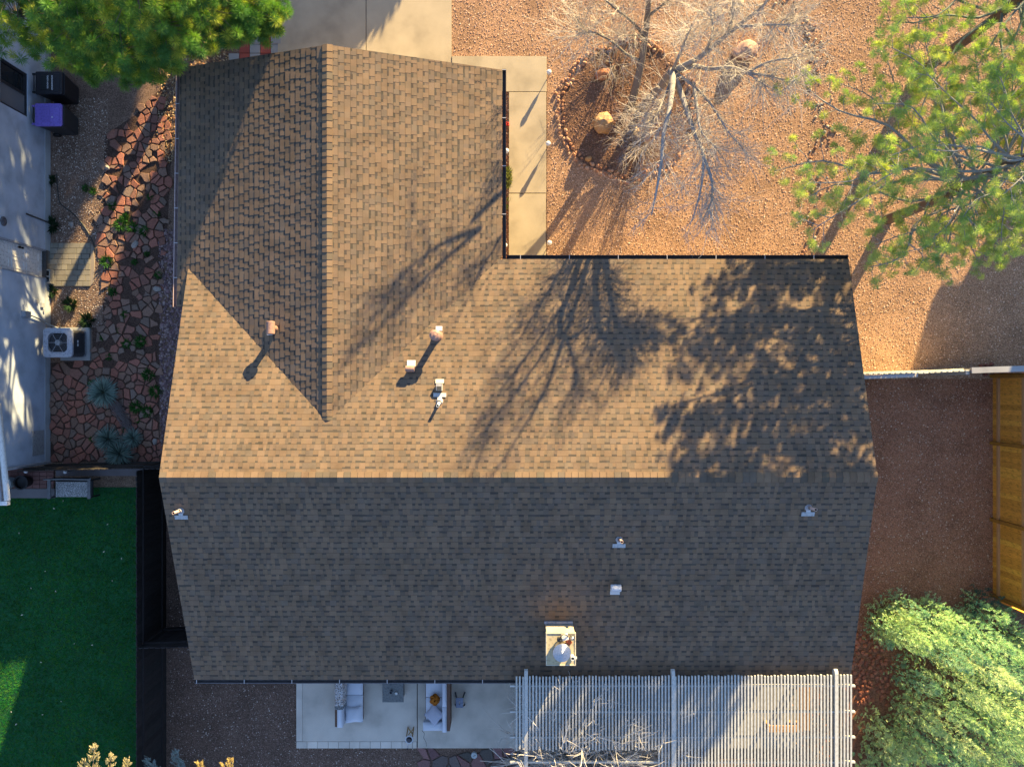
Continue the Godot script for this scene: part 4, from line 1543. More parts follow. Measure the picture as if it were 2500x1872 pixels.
	for i in 8:
		for j in 5:
			s = Shape.new()
			var x := -14.4 + i * 0.2
			var z := 2.36 + j * 0.115
			s.pad(Vector3(x, -0.02, z), Vector3(x + 0.193, 0.04 + rng.randf() * 0.005, z + 0.108), 0.006, shade(Color(0.2, 0.1, 0.085), 0.8, 1.2))
			part(terr, "brick", s, M.concrete)
	# pots
	var pos := at(32, 1176)
	s = Shape.new()
	s.lathe([Vector2(0.001, 0.04), Vector2(0.13, 0.04), Vector2(0.2, 0.42), Vector2(0.21, 0.47), Vector2(0.18, 0.47), Vector2(0.16, 0.36), Vector2(0.09, 0.34), Vector2(0.07, 0.3), Vector2(0.001, 0.3)], 24, pos, Color(0.32, 0.36, 0.36))
	solo("planter_pot", "pale grey round pot on the brick terrace beside the beam", "pot", s, M.paint, pos, "pots on the brick terrace")
	pos = at(70, 1174)
	s = Shape.new()
	s.lathe([Vector2(0.001, 0.04), Vector2(0.14, 0.04), Vector2(0.19, 0.36), Vector2(0.2, 0.4), Vector2(0.165, 0.4), Vector2(0.155, 0.3), Vector2(0.001, 0.28)], 24, pos, Color(0.015, 0.014, 0.014))
	solo("planter_pot", "black round pot on the brick terrace", "pot", s, M.paint, pos, "pots on the brick terrace")

	# garden bench
	var c2 := at(178, 1193, 0.4)
	var bench := thing("garden_bench", "dark garden loveseat with a black and white leaf-patterned cushion on the lawn", "bench", Vector3(c2.x, 0, c2.z))
	s = Shape.new()
	var fr := Color(0.05, 0.052, 0.055)
	var L := Vector3(c2.x - 0.52, 0, c2.z - 0.24)
	var R := Vector3(c2.x + 0.5, 0, c2.z + 0.22)
	s.span(Vector3(L.x, 0.3, L.z), Vector3(R.x, 0.36, R.z), fr)
	for q in [L.x - 0.02, R.x + 0.02]:
		for zz in [L.z, R.z]:
			s.span(Vector3(q - 0.02, 0, zz - 0.02), Vector3(q + 0.02, 0.58, zz + 0.02), fr)
	part(bench, "frame", s, M.paint)
	for q in [L.x - 0.03, R.x + 0.04]:
		s = Shape.new()
		s.pad(Vector3(q - 0.045, 0.58, L.z - 0.03), Vector3(q + 0.045, 0.62, R.z + 0.03), 0.012, Color(0.13, 0.135, 0.14))
		part(bench, "arm", s, M.paint)
	s = Shape.new()
	s.tube(smooth_path([Vector3(L.x - 0.06, 0.8, L.z - 0.06), Vector3(c2.x, 0.84, L.z - 0.08), Vector3(R.x + 0.1, 0.8, L.z - 0.06), Vector3(R.x + 0.17, 0.78, L.z - 0.1)]), 0.022, 0.022, 7, Color(0.16, 0.165, 0.17))
	s.span(Vector3(L.x, 0.42, L.z - 0.07), Vector3(R.x, 0.78, L.z - 0.045), fr)
	part(bench, "backrest", s, M.paint)
	s = Shape.new()
	s.pad(Vector3(L.x + 0.06, 0.36, L.z + 0.03), Vector3(R.x - 0.04, 0.47, R.z), 0.03, Color(0.8, 0.8, 0.78))
	var cush := part(bench, "cushion", s, M.leaf_print)
	M.leaf_print.uv1_offset = Vector3(0.3, 0, 0.1)

	# dark fence along the lawn, its cross fence, and the fence below the alley
	var black := Color(0.034, 0.031, 0.031)
	var f := thing("dark_fence", "tall black wooden fence along the right side of the lawn", "fence", Vector3(-9.68, 0, 7))
	fence_boards(f, Vector3(-9.68, 0, 2.25), Vector3(-9.68, 0, 12.0), 0.14, 1.8, black, 0.022, 0.006)
	f = thing("cross_fence", "short black fence running from the lawn fence to the house", "fence", Vector3(-8.6, 0, 6.8))
	fence_boards(f, Vector3(-9.64, 0, 6.82), Vector3(-7.48, 0, 6.76), 0.14, 1.8, black, 0.022, 0.008)
	f = thing("alley_fence", "dark fence with sunlit pointed tops between the alley and the lawn", "fence", Vector3(-11, 0, 2.2))
	fence_boards(f, Vector3(-12.9, 0, 2.28), Vector3(-9.72, 0, 2.2), 0.14, 1.6, Color(0.05, 0.04, 0.032), 0.022, 0.006)
	f = thing("gate_fence", "black fence piece closing the gap between the lawn fence and the house", "fence", Vector3(-8.5, 0, 2.2))
	fence_boards(f, Vector3(-9.62, 0, 2.2), Vector3(-7.48, 0, 2.2), 0.14, 1.8, black, 0.022, 0.006)
	for q in [[158, 1152, "small round lamp on a stake beside the bench"], [62, 1151, "small round lamp on a stake by the black pot"]]:
		var lp := at(q[0], q[1], 0.9)
		var lamp := thing("stake_lamp", q[2], "garden lamp", Vector3(lp.x, 0, lp.z), "stake lamps below the alley fence")
		s = Shape.new()
		s.tube([Vector3(lp.x, 0, lp.z), Vector3(lp.x, 0.88, lp.z)], 0.012, 0.012, 7, Color(0.2, 0.2, 0.2))
		part(lamp, "stake", s, M.paint)
		s = Shape.new()
		s.lathe([Vector2(0.001, 0.86), Vector2(0.035, 0.87), Vector2(0.05, 0.9), Vector2(0.035, 0.94), Vector2(0.001, 0.95)], 14, Vector3(lp.x, 0, lp.z), Color(0.5, 0.5, 0.5))
		part(lamp, "globe", s, M.plastic)


# upright boards from a to b with chamfered tops
func fence_boards(f: Node, a: Vector3, b: Vector3, w: float, h: float, col: Color, thick: float, gap: float, m: Material = null, dog := true) -> void:
	var d := (b - a).normalized()
	var n := int((b - a).length() / w)
	var side := d.cross(Vector3.UP)
	var step := (b - a).length() / n
	var bas := Basis(d, Vector3.UP, side)
	for k in n:
		var o := a + d * (step * (k + 0.5)) + side * rng.randf_range(-0.003, 0.003)
		var hh := h + rng.randf_range(-0.012, 0.012)
		var s := Shape.new()
		var hw := (step - gap) * 0.5
		var cut := 0.035 if dog else 0.004
		var prof := [Vector2(-hw, 0.02), Vector2(hw, 0.02), Vector2(hw, hh - cut), Vector2(hw - cut, hh), Vector2(-hw + cut, hh), Vector2(-hw, hh - cut)]
		var cc := shade(col, 0.78, 1.22)
		for e in [1.0, -1.0]:
			var p := []
			for q in prof:
				p.append(o + d * q.x + Vector3.UP * q.y + side * (thick * 0.5 * e))
			if e < 0.0:
				p.reverse()
			for j in range(1, 5):
				s.tri(p[0], p[j + 1], p[j], cc)
		for j in 6:
			var q0: Vector2 = prof[j]
			var q1: Vector2 = prof[(j + 1) % 6]
			var p0 := o + d * q0.x + Vector3.UP * q0.y
			var p1 := o + d * q1.x + Vector3.UP * q1.y
			s.quad(p0 - side * (thick * 0.5), p1 - side * (thick * 0.5), p1 + side * (thick * 0.5), p0 + side * (thick * 0.5), cc)
		part(f, "board", s, m if m else M.wood_along_y, "", false)
	for y in [0.3, h - 0.35]:
		var s := Shape.new()
		s.box((a + b) * 0.5 + Vector3(0, y, 0) - side * (thick * 0.5 + 0.022), Vector3((b - a).length(), 0.085, 0.04), col, bas)
		part(f, "rail", s, m if m else M.wood_along_y, "", false)


func make_right_things() -> void:
	# white gate and fence between front and side yard, then a grey wall
	var f := thing("white_fence", "white board fence with lit top closing the side yard by the house", "fence", Vector3(10.4, 0, -0.25))
	var a := at(2106, 918, 1.8); var b := at(2240, 909, 1.8); var c := at(2372, 904, 1.8); var e := at(2700, 893, 1.8)
	a.y = 0; b.y = 0; c.y = 0; e.y = 0
	a.x = 7.87
	fence_boards(f, a, b - Vector3(0.01, 0, 0), 0.14, 1.8, Color(0.62, 0.6, 0.5), 0.03, 0.004, M.white_wood)
	fence_boards(f, b + Vector3(0.01, 0, 0.02), c, 0.14, 1.78, Color(0.62, 0.6, 0.5), 0.03, 0.004, M.white_wood)
	var s := Shape.new()
	var d := (b - a).normalized()
	s.box((a + b) * 0.5 + Vector3(0.0, 1.72, 0.075), Vector3((b - a).length() - 0.04, 0.06, 0.09), Color(0.4, 0.38, 0.38), Basis(d, Vector3.UP, d.cross(Vector3.UP)))
	part(f, "cap", s, M.white_wood)
	for q in [a + Vector3(0.08, 0, 0.08), b + Vector3(0.0, 0, 0.07), c - Vector3(0.06, 0, -0.06)]:
		s = Shape.new()
		s.pad(q - Vector3(0.05, 0, 0.05), q + Vector3(0.05, 1.76, 0.05), 0.012, Color(0.45, 0.4, 0.36))
		part(f, "post", s, M.white_wood)
	s = Shape.new()
	d = (e - c).normalized()
	s.box((c + e) * 0.5 + Vector3(0, 0.9, 0), Vector3((e - c).length(), 1.8, 0.1), Color(0.4, 0.39, 0.38), Basis(d, Vector3.UP, d.cross(Vector3.UP)))
	var wall := solo("garden_wall", "grey garden wall with a flat cap beyond the white fence", "wall", s, M.stucco, (c + e) * 0.5, "", false)
	s = Shape.new()
	s.box((c + e) * 0.5 + Vector3(0, 1.83, 0), Vector3((e - c).length() + 0.02, 0.055, 0.15), Color(0.42, 0.42, 0.43), Basis(d, Vector3.UP, d.cross(Vector3.UP)))
	part(wall, "cap", s, M.concrete, "", false)
	# cedar fence
	var cedar := Color(0.95, 0.43, 0.07)
	f = thing("cedar_fence", "orange cedar board fence along the right side of the bare side yard", "fence", Vector3(13.42, 0, 2.8))
	fence_boards(f, Vector3(13.46, 0, -0.28), Vector3(13.46, 0, 5.97), 0.14, 1.83, cedar, 0.02, 0.003, null, false)
	for z in [-0.2, 1.66, 3.8, 5.9]:
		s = Shape.new()
		s.span(Vector3(13.365, 0, z - 0.045), Vector3(13.445, 1.8, z + 0.045), cedar * 0.45)
		part(f, "post", s, M.wood_along_y, "", false)
	for y in [0.32, 1.42]:
		s = Shape.new()
		s.span(Vector3(13.395, y - 0.045, -0.15), Vector3(13.447, y + 0.045, 5.85), Color(0.6, 0.31, 0.14))
		part(f, "rail", s, M.wood_along_z, "", false)
	f = thing("cedar_fence_return", "orange cedar fence turning away at the lower end of the side yard", "fence", Vector3(15, 0, 6.1))
	fence_boards(f, Vector3(13.5, 0, 6.05), Vector3(17.5, 0, 6.05), 0.14, 1.83, cedar, 0.02, 0.003, null, false)
	# a few red stones where the fences meet
	for q in [[2395, 893, "red stone at the foot of the grey wall, left of three"], [2408, 892, "red stone at the foot of the grey wall, middle of three"], [2419, 890, "red stone at the foot of the grey wall, right of three"], [2405, 914, "dull red stone just below the grey wall"], [2395, 1461, "dark red stone at the lower end of the cedar fence"]]:
		s = Shape.new()
		var pos := at(q[0], q[1])
		s.rock(pos + Vector3(0, 0.05, 0), Vector3(0.075, 0.06, 0.065), rng, Color(0.3, 0.12, 0.09), 4, 8, 0.2)
		solo("stone", q[2], "stone", s, M.stone, pos)

	# path lights
	for q in [[1340.4, 174, "path light at the top of the walk, nearest the driveway"], [1338.5, 349, "path light halfway down the outer edge of the walk"], [1341.5, 592, "path light at the lower outer edge of the walk, in tree shadow"], [1236.5, 367, "path light in the planting strip halfway along the wing"], [1232.5, 598, "path light in the planting strip by the corner of the eaves"]]:
		var h := at(q[0], q[1], 0.42)
		var o := Vector3(h.x, 0, h.z)
		var lamp := thing("path_light", q[2], "path light", o, "silver path lights along the walk")
		s = Shape.new()
		s.tube([o, o + Vector3(0, 0.2, 0)], 0.01, 0.01, 7, Color(0.3, 0.3, 0.3))
		part(lamp, "stake", s, M.metal)
		s = Shape.new()
		s.lathe([Vector2(0.012, 0.19), Vector2(0.045, 0.24), Vector2(0.05, 0.29), Vector2(0.046, 0.3), Vector2(0.055, 0.36), Vector2(0.05, 0.385)], 14, o, Color(0.5, 0.5, 0.48))
		part(lamp, "lens", s, M.plastic)
		s = Shape.new()
		s.lathe([Vector2(0.066, 0.38), Vector2(0.07, 0.39), Vector2(0.06, 0.42), Vector2(0.035, 0.438), Vector2(0.012, 0.443), Vector2(0.001, 0.46)], 18, o, Color(0.72, 0.72, 0.72))
		part(lamp, "cap", s, M.plastic)


func cushion(s: Shape, lo: Vector3, hi: Vector3, col: Color, puff := 0.03) -> void:
	# a soft block: rounded edges and a swollen top
	var n := 8
	var grid := []
	for i in n + 1:
		var row := []
		for j in n + 1:
			var u := float(i) / n * 2.0 - 1.0
			var w := float(j) / n * 2.0 - 1.0
			var e := maxf(absf(u), absf(w))
			var y := hi.y - puff * 1.3 * pow(e, 6.0) + puff * (1.0 - u * u) * (1.0 - w * w) - puff + rng.randf_range(-0.002, 0.002)
			var k := 1.0 - 0.012 * pow(absf(u * w), 3.0)
			row.append(Vector3((lo.x + hi.x) / 2 + u * k * (hi.x - lo.x) / 2, y, (lo.z + hi.z) / 2 + w * k * (hi.z - lo.z) / 2))
		grid.append(row)
	var start := s.v.size()
	for i in n + 1:
		for j in n + 1:
			s.v.append(grid[i][j])
			s.c.append(col)
	for i in n:
		for j in n:
			var a := start + i * (n + 1) + j
			s.t.append(a); s.t.append(a + n + 1); s.t.append(a + 1)
			s.t.append(a + 1); s.t.append(a + n + 1); s.t.append(a + n + 2)
	for i in n:
		for q in [[grid[i][0], grid[i + 1][0]], [grid[i + 1][n], grid[i][n]], [grid[0][i + 1], grid[0][i]], [grid[n][i], grid[n][i + 1]]]:
			var a: Vector3 = q[0]
			var b: Vector3 = q[1]
			s.quad(Vector3(a.x, lo.y, a.z), a, b, Vector3(b.x, lo.y, b.z), col)


# a plump square pillow lying tilted
func pillow(s: Shape, o: Vector3, size: Vector2, thick: float, b: Basis, col: Color) -> void:
	var n := 9
	for side in [1.0, -1.0]:
		var start := s.v.size()
		for i in n + 1:
			for j in n + 1:
				var u := float(i) / n * 2.0 - 1.0
				var w := float(j) / n * 2.0 - 1.0
				var pinch := 1.0 - 0.1 * (1.0 - absf(u * w)) * maxf(u * u, w * w)
				var y: float = thick * 0.5 * pow(maxf(0.0, (1.0 - u * u) * (1.0 - w * w)), 0.42) * side
				y += 0.006 * sin(u * 5.0 + w * 3.0) * (1.0 - u * u)
				s.v.append(o + b * Vector3(u * pinch * size.x / 2, y, w * pinch * size.y / 2))
				s.c.append(col)
		for i in n:
			for j in n:
				var a := start + i * (n + 1) + j
				if side > 0.0:
					s.t.append(a); s.t.append(a + n + 1); s.t.append(a + 1)
					s.t.append(a + 1); s.t.append(a + n + 1); s.t.append(a + n + 2)
				else:
					s.t.append(a); s.t.append(a + 1); s.t.append(a + n + 1)
					s.t.append(a + 1); s.t.append(a + n + 2); s.t.append(a + n + 1)


func make_patio_things() -> void:
	var wicker := Color(0.17, 0.1, 0.07)
	var white := Color(0.62, 0.66, 0.72)
	var y0 := 0.1
	# left loveseat, facing right
	var o := Vector3(-4.4, y0, 8.5)
	var sofa := thing("loveseat", "white-cushioned outdoor loveseat with a spotted throw over its back", "sofa", o, "loveseats facing each other on the patio")
	var s := Shape.new()
	s.span(Vector3(-4.72, y0 + 0.05, 7.72), Vector3(-4.12, y0 + 0.3, 9.3), wicker)
	s.span(Vector3(-4.8, y0 + 0.05, 7.72), Vector3(-4.722, y0 + 0.62, 9.3), wicker)
	part(sofa, "base", s, M.wood_along_z, "", false)
	for q in [[7.74, 8.52], [8.53, 9.26]]:
		s = Shape.new()
		cushion(s, Vector3(-4.56, y0 + 0.3, q[0]), Vector3(-4.09, y0 + 0.46, q[1]), white)
		part(sofa, "seat_cushion", s, M.fabric)
		s = Shape.new()
		cushion(s, Vector3(-4.72, y0 + 0.32, q[0]), Vector3(-4.57, y0 + 0.78, q[1] + 0.02), white * 1.04)
		part(sofa, "back_cushion", s, M.fabric)
	s = Shape.new()
	pillow(s, Vector3(-4.3, y0 + 0.53, 9.0), Vector2(0.5, 0.42), 0.15, Basis.from_euler(Vector3(-0.25, 0.08, 0.12)), white * 1.03)
	solo("pillow", "white rectangular pillow leaning on the left loveseat", "pillow", s, M.fabric, Vector3(-4.3, y0 + 0.45, 9.0))
	s = Shape.new()
	var thr := [[-4.78, 0.5], [-4.76, 0.79], [-4.66, 0.815], [-4.55, 0.8], [-4.52, 0.58], [-4.5, 0.5]]
	for pass_ in 2:
		var z_a := 7.72 if pass_ == 0 else 8.66
		var z_b := 8.66 if pass_ == 0 else 8.76
		for k in thr.size() - 1:
			for j in 8:
				var za := lerpf(z_a, z_b, j / 8.0)
				var zb := lerpf(z_a, z_b, (j + 1) / 8.0)
				var wob := func(z: float, i: int) -> float: return 0.012 * sin(z * 17.0 + i * 1.7)
				var p0 := Vector3(thr[k][0] + wob.call(za, k), y0 + thr[k][1], za)
				var p1 := Vector3(thr[k][0] + wob.call(zb, k), y0 + thr[k][1], zb)
				var p2 := Vector3(thr[k + 1][0] + wob.call(zb, k + 1), y0 + thr[k + 1][1], zb)
				var p3 := Vector3(thr[k + 1][0] + wob.call(za, k + 1), y0 + thr[k + 1][1], za)
				s.quad(p0, p1, p2, p3, Color(0.62, 0.63, 0.64) if pass_ == 0 else Color(0.25, 0.28, 0.3))
	solo("throw_blanket", "white throw with dark spots and a grey border over the left loveseat", "blanket", s, M.spots, Vector3(-4.65, y0 + 0.5, 8.2))
	# right loveseat, facing left
	o = Vector3(-2.0, y0, 8.6)
	sofa = thing("loveseat", "white-cushioned outdoor loveseat holding a grey pillow and an orange knot cushion", "sofa", o, "loveseats facing each other on the patio")
	s = Shape.new()
	s.span(Vector3(-2.38, y0 + 0.05, 7.7), Vector3(-1.76, y0 + 0.3, 9.42), wicker)
	s.span(Vector3(-1.755, y0 + 0.05, 7.7), Vector3(-1.68, y0 + 0.7, 9.38), wicker * 1.2)
	part(sofa, "base", s, M.wood_along_z, "", false)
	for q in [[7.72, 8.58], [8.59, 9.2]]:
		s = Shape.new()
		cushion(s, Vector3(-2.36, y0 + 0.3, q[0]), Vector3(-1.86, y0 + 0.46, q[1]), white)
		part(sofa, "seat_cushion", s, M.fabric)
	for q in [[7.9, 8.72], [8.73, 9.4]]:
		s = Shape.new()
		cushion(s, Vector3(-1.88, y0 + 0.32, q[0]), Vector3(-1.76, y0 + 0.8, q[1]), white * 1.05)
		part(sofa, "back_cushion", s, M.fabric)
	s = Shape.new()
	cushion(s, Vector3(-2.42, y0 + 0.3, 9.21), Vector3(-1.86, y0 + 0.6, 9.44), white)
	part(sofa, "arm_cushion", s, M.fabric)
	s = Shape.new()
	pillow(s, Vector3(-2.12, y0 + 0.55, 9.0), Vector2(0.44, 0.44), 0.15, Basis.from_euler(Vector3(-0.35, PI / 4 + 0.08, 0.1)), Color(0.46, 0.48, 0.56))
	solo("pillow", "pale grey diamond-turned pillow on the right loveseat", "pillow", s, M.fabric, Vector3(-2.12, y0 + 0.46, 9.0))
	# knotted cushion: one rope wound into a ball
	s = Shape.new()
	var ko := Vector3(-2.1, y0 + 0.57, 8.58)
	var rope := []
	for k in 121:
		var t := TAU * k / 120.0
		var rr := 0.085 + 0.025 * cos(5.0 * t)
		rope.append(ko + Vector3(rr * cos(2.0 * t) * 1.0, 0.05 * sin(5.0 * t), rr * sin(2.0 * t) * 1.15))
	s.tube(rope, 0.036, 0.036, 9, Color(0.36, 0.125, 0.02))
	var rope2 := []
	for k in 61:
		var t := TAU * k / 60.0
		rope2.append(ko + Vector3(0.05 * cos(t) + 0.01, 0.065 + 0.02 * sin(2.0 * t), 0.06 * sin(t)))
	s.tube(rope2, 0.034, 0.034, 9, Color(0.4, 0.145, 0.025))
	s.rock(ko + Vector3(0, -0.02, 0), Vector3(0.08, 0.07, 0.09), rng, Color(0.2, 0.07, 0.015), 5, 9, 0.05)
	solo("knot_cushion", "round orange-brown knotted cushion on the right loveseat", "cushion", s, M.fabric, ko)
	# coffee table
	var tb := thing("coffee_table", "square grey stone coffee table between the two loveseats", "table", Vector3(-3.25, y0, 8.35))
	s = Shape.new()
	s.pad(Vector3(-3.55, y0 + 0.36, 7.95), Vector3(-2.97, y0 + 0.4, 8.72), 0.008, Color(0.26, 0.28, 0.28))
	part(tb, "tabletop", s, M.marble)
	s = Shape.new()
	s.span(Vector3(-3.5, y0, 8.0), Vector3(-3.0, y0 + 0.36, 8.67), Color(0.13, 0.09, 0.07))
	part(tb, "base", s, M.wood_along_y, "", false)
	var g := at(954.5, 1689, y0 + 0.45)
	g.y = y0 + 0.4
	s = Shape.new()
	s.lathe([Vector2(0.001, 0.0), Vector2(0.036, 0.0), Vector2(0.04, 0.09), Vector2(0.034, 0.09), Vector2(0.03, 0.02), Vector2(0.001, 0.015)], 16, g, Color(0.03, 0.035, 0.05))
	solo("glass", "dark tumbler on the coffee table", "glass", s, M.glass_dark, g)
	g = at(967, 1693, y0 + 0.45)
	g.y = y0 + 0.4
	s = Shape.new()
	s.lathe([Vector2(0.001, 0.06), Vector2(0.03, 0.06), Vector2(0.036, 0.065), Vector2(0.04, 0.055), Vector2(0.04, 0.0)], 16, g, Color(0.55, 0.56, 0.53))
	solo("candle", "round pale candle on the coffee table", "candle", s, M.plain, g)
	# step stool
	var st := at(1121.5, 1716, y0 + 0.3)
	st.y = y0
	var stool := thing("step_stool", "small blue-grey step stool with a slotted top on the patio", "stool", st)
	s = Shape.new()
	for k in 6:
		var z := -0.13 + k * 0.045
		if k == 2 or k == 3:
			s.span(st + Vector3(-0.1, 0.25, z), st + Vector3(-0.013, 0.285, z + 0.044), Color(0.2, 0.24, 0.34))
			s.span(st + Vector3(0.013, 0.25, z), st + Vector3(0.1, 0.285, z + 0.044), Color(0.2, 0.24, 0.34))
		else:
			s.span(st + Vector3(-0.1, 0.25, z), st + Vector3(0.1, 0.285, z + 0.044), Color(0.2, 0.24, 0.34))
	part(stool, "top", s, M.plastic)
	for q in [[-1, -1], [1, -1], [-1, 1], [1, 1]]:
		s = Shape.new()
		s.tube([st + Vector3(q[0] * 0.13, 0, q[1] * 0.17), st + Vector3(q[0] * 0.085, 0.26, q[1] * 0.11)], 0.024, 0.02, 5, Color(0.09, 0.11, 0.15))
		part(stool, "leg", s, M.plastic)
	# telescope-like lamp on a folding wooden stand
	var lamp := at(1002, 1794, y0)
	lamp.y = y0
	var tele := thing("folding_stand", "small folding wooden stand carrying a round black and white lamp", "stand", lamp)
	for q in [[-0.08, -1], [0.08, 1]]:
		s = Shape.new()
		s.box(lamp + Vector3(q[0], 0.12, -0.1), Vector3(0.028, 0.03, 0.34), Color(0.3, 0.18, 0.07), Basis.from_euler(Vector3(-0.5, -0.12, 0)))
		part(tele, "leg", s, M.wood_along_z)
	s = Shape.new()
	s.box(lamp + Vector3(0.02, 0.11, -0.14), Vector3(0.022, 0.02, 0.22), Color(0.42, 0.27, 0.1), Basis.from_euler(Vector3(-0.4, 0.75, 0)))
	s.box(lamp + Vector3(0.02, 0.14, -0.14), Vector3(0.022, 0.02, 0.22), Color(0.42, 0.27, 0.1), Basis.from_euler(Vector3(-0.4, -0.75, 0)))
	part(tele, "brace", s, M.wood_along_z)
	s = Shape.new()
	s.lathe([Vector2(0.001, 0.26), Vector2(0.11, 0.27), Vector2(0.115, 0.3), Vector2(0.085, 0.31), Vector2(0.08, 0.29)], 22, lamp, Color(0.55, 0.58, 0.6))
	part(tele, "dish", s, M.plastic)
	s = Shape.new()
	s.lathe([Vector2(0.075, 0.28), Vector2(0.075, 0.32), Vector2(0.055, 0.36), Vector2(0.001, 0.375)], 22, lamp, Color(0.012, 0.014, 0.02))
	part(tele, "globe", s, M.glass_dark)
	s = Shape.new()
	s.tube([lamp + Vector3(-0.02, 0.3, 0.08), lamp + Vector3(-0.05, 0.28, 0.19), lamp + Vector3(-0.045, 0.26, 0.25)], 0.012, 0.016, 7, Color(0.5, 0.5, 0.52))
	for q in [[-0.1, 0.06], [0.09, 0.07], [-0.045, 0.27]]:
		s.rock(lamp + Vector3(q[0], 0.28, q[1]), Vector3(0.022, 0.02, 0.022), rng, Color(0.04, 0.04, 0.05), 4, 7, 0.05)
	part(tele, "arm", s, M.metal)

	# pergola
	var top := 3.0
	var wh := Color(0.52, 0.52, 0.48)
	var per := thing("pergola", "grey-white wooden pergola of close slats over the right half of the patio", "pergola", Vector3(4.2, 0, 9.3))
	var x_first := at(1261, 1700, top).x
	var x_last := at(2079, 1700, top).x
	var n := 101
	var z_start := at(0, 1652, top).z
	var xs := []
	for q in [1284.5, 1644.0, 2043.0]:
		xs.append(at(q, 1700, top).x)
	var long_z := 12.4
	for k in n + 1:
		var x := lerpf(x_first, x_last, float(k) / n) + rng.randf_range(-0.0015, 0.0015)
		var skip := false
		for q in xs:
			if absf(q - x) < 0.05:
				skip = true
		if skip:
			continue
		var zs := z_start + rng.randf_range(-0.02, 0.015) - 0.0003 * k
		var ze := long_z if x > at(1603, 1700, top).x else at(0, 1832, top).z + rng.randf_range(-0.03, 0.03)
		var s2 := Shape.new()
		var tw := rng.randf_range(-0.004, 0.004)
		s2.pad(Vector3(x - 0.019, top - 0.045, zs), Vector3(x + 0.019, top, ze), 0.004, shade(wh, 0.9, 1.06))
		part(per, "slat", s2, M.white_wood)
	for x in xs:
		s = Shape.new()
		# a rafter with a rounded end, standing between the slats
		var z_end := z_start - 0.17
		var prof := [Vector2(z_end + 0.08, top - 0.16), Vector2(long_z, top - 0.16), Vector2(long_z, top + 0.02), Vector2(z_end + 0.1, top + 0.02), Vector2(z_end + 0.03, top + 0.0), Vector2(z_end, top - 0.06), Vector2(z_end + 0.02, top - 0.12)]
		for e in [-0.042, 0.042]:
			var p := []
			for q in prof:
				p.append(Vector3(x + e, q.y, q.x))
			if e < 0.0:
				p.reverse()
			for j in range(1, prof.size() - 1):
				s.tri(p[0], p[j + 1], p[j], wh)
		for j in prof.size():
			var q0: Vector2 = prof[j]
			var q1: Vector2 = prof[(j + 1) % prof.size()]
			s.quad(Vector3(x - 0.042, q0.y, q0.x), Vector3(x + 0.042, q0.y, q0.x), Vector3(x + 0.042, q1.y, q1.x), Vector3(x - 0.042, q1.y, q1.x), wh)
		part(per, "rafter", s, M.white_wood, "", false)
	var xl := at(1245, 1700, 2.92).x
	var xr := at(2088, 1700, 2.92).x
	for q in [1674.0, 1737.0, 1799.0, 1860.0]:
		var z: float = at(0, q, 2.92).z
		s = Shape.new()
		s.pad(Vector3(xl, top - 0.13, z - 0.02), Vector3(xr, top - 0.05, z + 0.02), 0.005, wh)
		part(per, "crossbeam", s, M.white_wood)
	for x in xs:
		for z in [11.6]:
			s = Shape.new()
			s.span(Vector3(x - 0.06, 0.0, z - 0.06), Vector3(x + 0.06, top - 0.16, z + 0.06), wh)
			part(per, "post", s, M.white_wood)
	# cedar benches under the pergola
	var oak := Color(0.5, 0.27, 0.09)
	for q in [[1953, 1658, 1979, 1784, "long cedar bench under the right end of the pergola"], [1876, 1772, 1946, 1789, "short cedar bench set square to the long one under the pergola"]]:
		var a := at(q[0], q[1], 0.55)
		var b := at(q[2], q[3], 0.55)
		var bench := thing("cedar_bench", q[4], "bench", Vector3((a.x + b.x) / 2, y0, (a.z + b.z) / 2), "cedar benches under the pergola")
		var across := b.z - a.z > b.x - a.x
		for k in 3:
			s = Shape.new()
			if across:
				var w := (b.x - a.x) / 3.0
				s.pad(Vector3(a.x + k * w, 0.5, a.z), Vector3(a.x + k * w + w - 0.012, 0.54, b.z), 0.006, shade(oak))
			else:
				var w := (b.z - a.z) / 3.0
				s.pad(Vector3(a.x, 0.5, a.z + k * w), Vector3(b.x, 0.54, a.z + k * w + w - 0.012), 0.006, shade(oak))
			part(bench, "plank", s, M.wood_along_z)
		for c in [[a.x + 0.06, a.z + 0.06], [b.x - 0.06, a.z + 0.06], [a.x + 0.06, b.z - 0.06], [b.x - 0.06, b.z - 0.06]]:
			s = Shape.new()
			s.span(Vector3(c[0] - 0.035, y0, c[1] - 0.035), Vector3(c[0] + 0.035, 0.5, c[1] + 0.035), oak)
			part(bench, "leg", s, M.wood_along_y)
	# leaves under the pergola
	var lf := Shape.new()
	lf.quad(Vector3(-1, 0, 0), Vector3(0, 0.15, 0.5), Vector3(1, 0.1, 0), Vector3(0, 0.2, -0.5), Color.WHITE)
	var places := []
	var tints := []
	for k in 260:
		var c := at(1990 + rng.randfn() * 26.0, lerpf(1670, 1870, rng.randf()))
		c.y = 0.112
		places.append(Transform3D(Basis.from_euler(Vector3(rng.randf_range(-0.5, 0.5), rng.randf() * TAU, rng.randf_range(-0.5, 0.5))).scaled(Vector3.ONE * rng.randf_range(0.03, 0.055)), c))
		tints.append(shade([Color(0.5, 0.22, 0.07), Color(0.4, 0.12, 0.05), Color(0.62, 0.42, 0.2)][rng.randi() % 3]))
	scatter(self, "fallen_leaves", lf.mesh(Vector3.ZERO, false), M.leaf, places, tints, true)


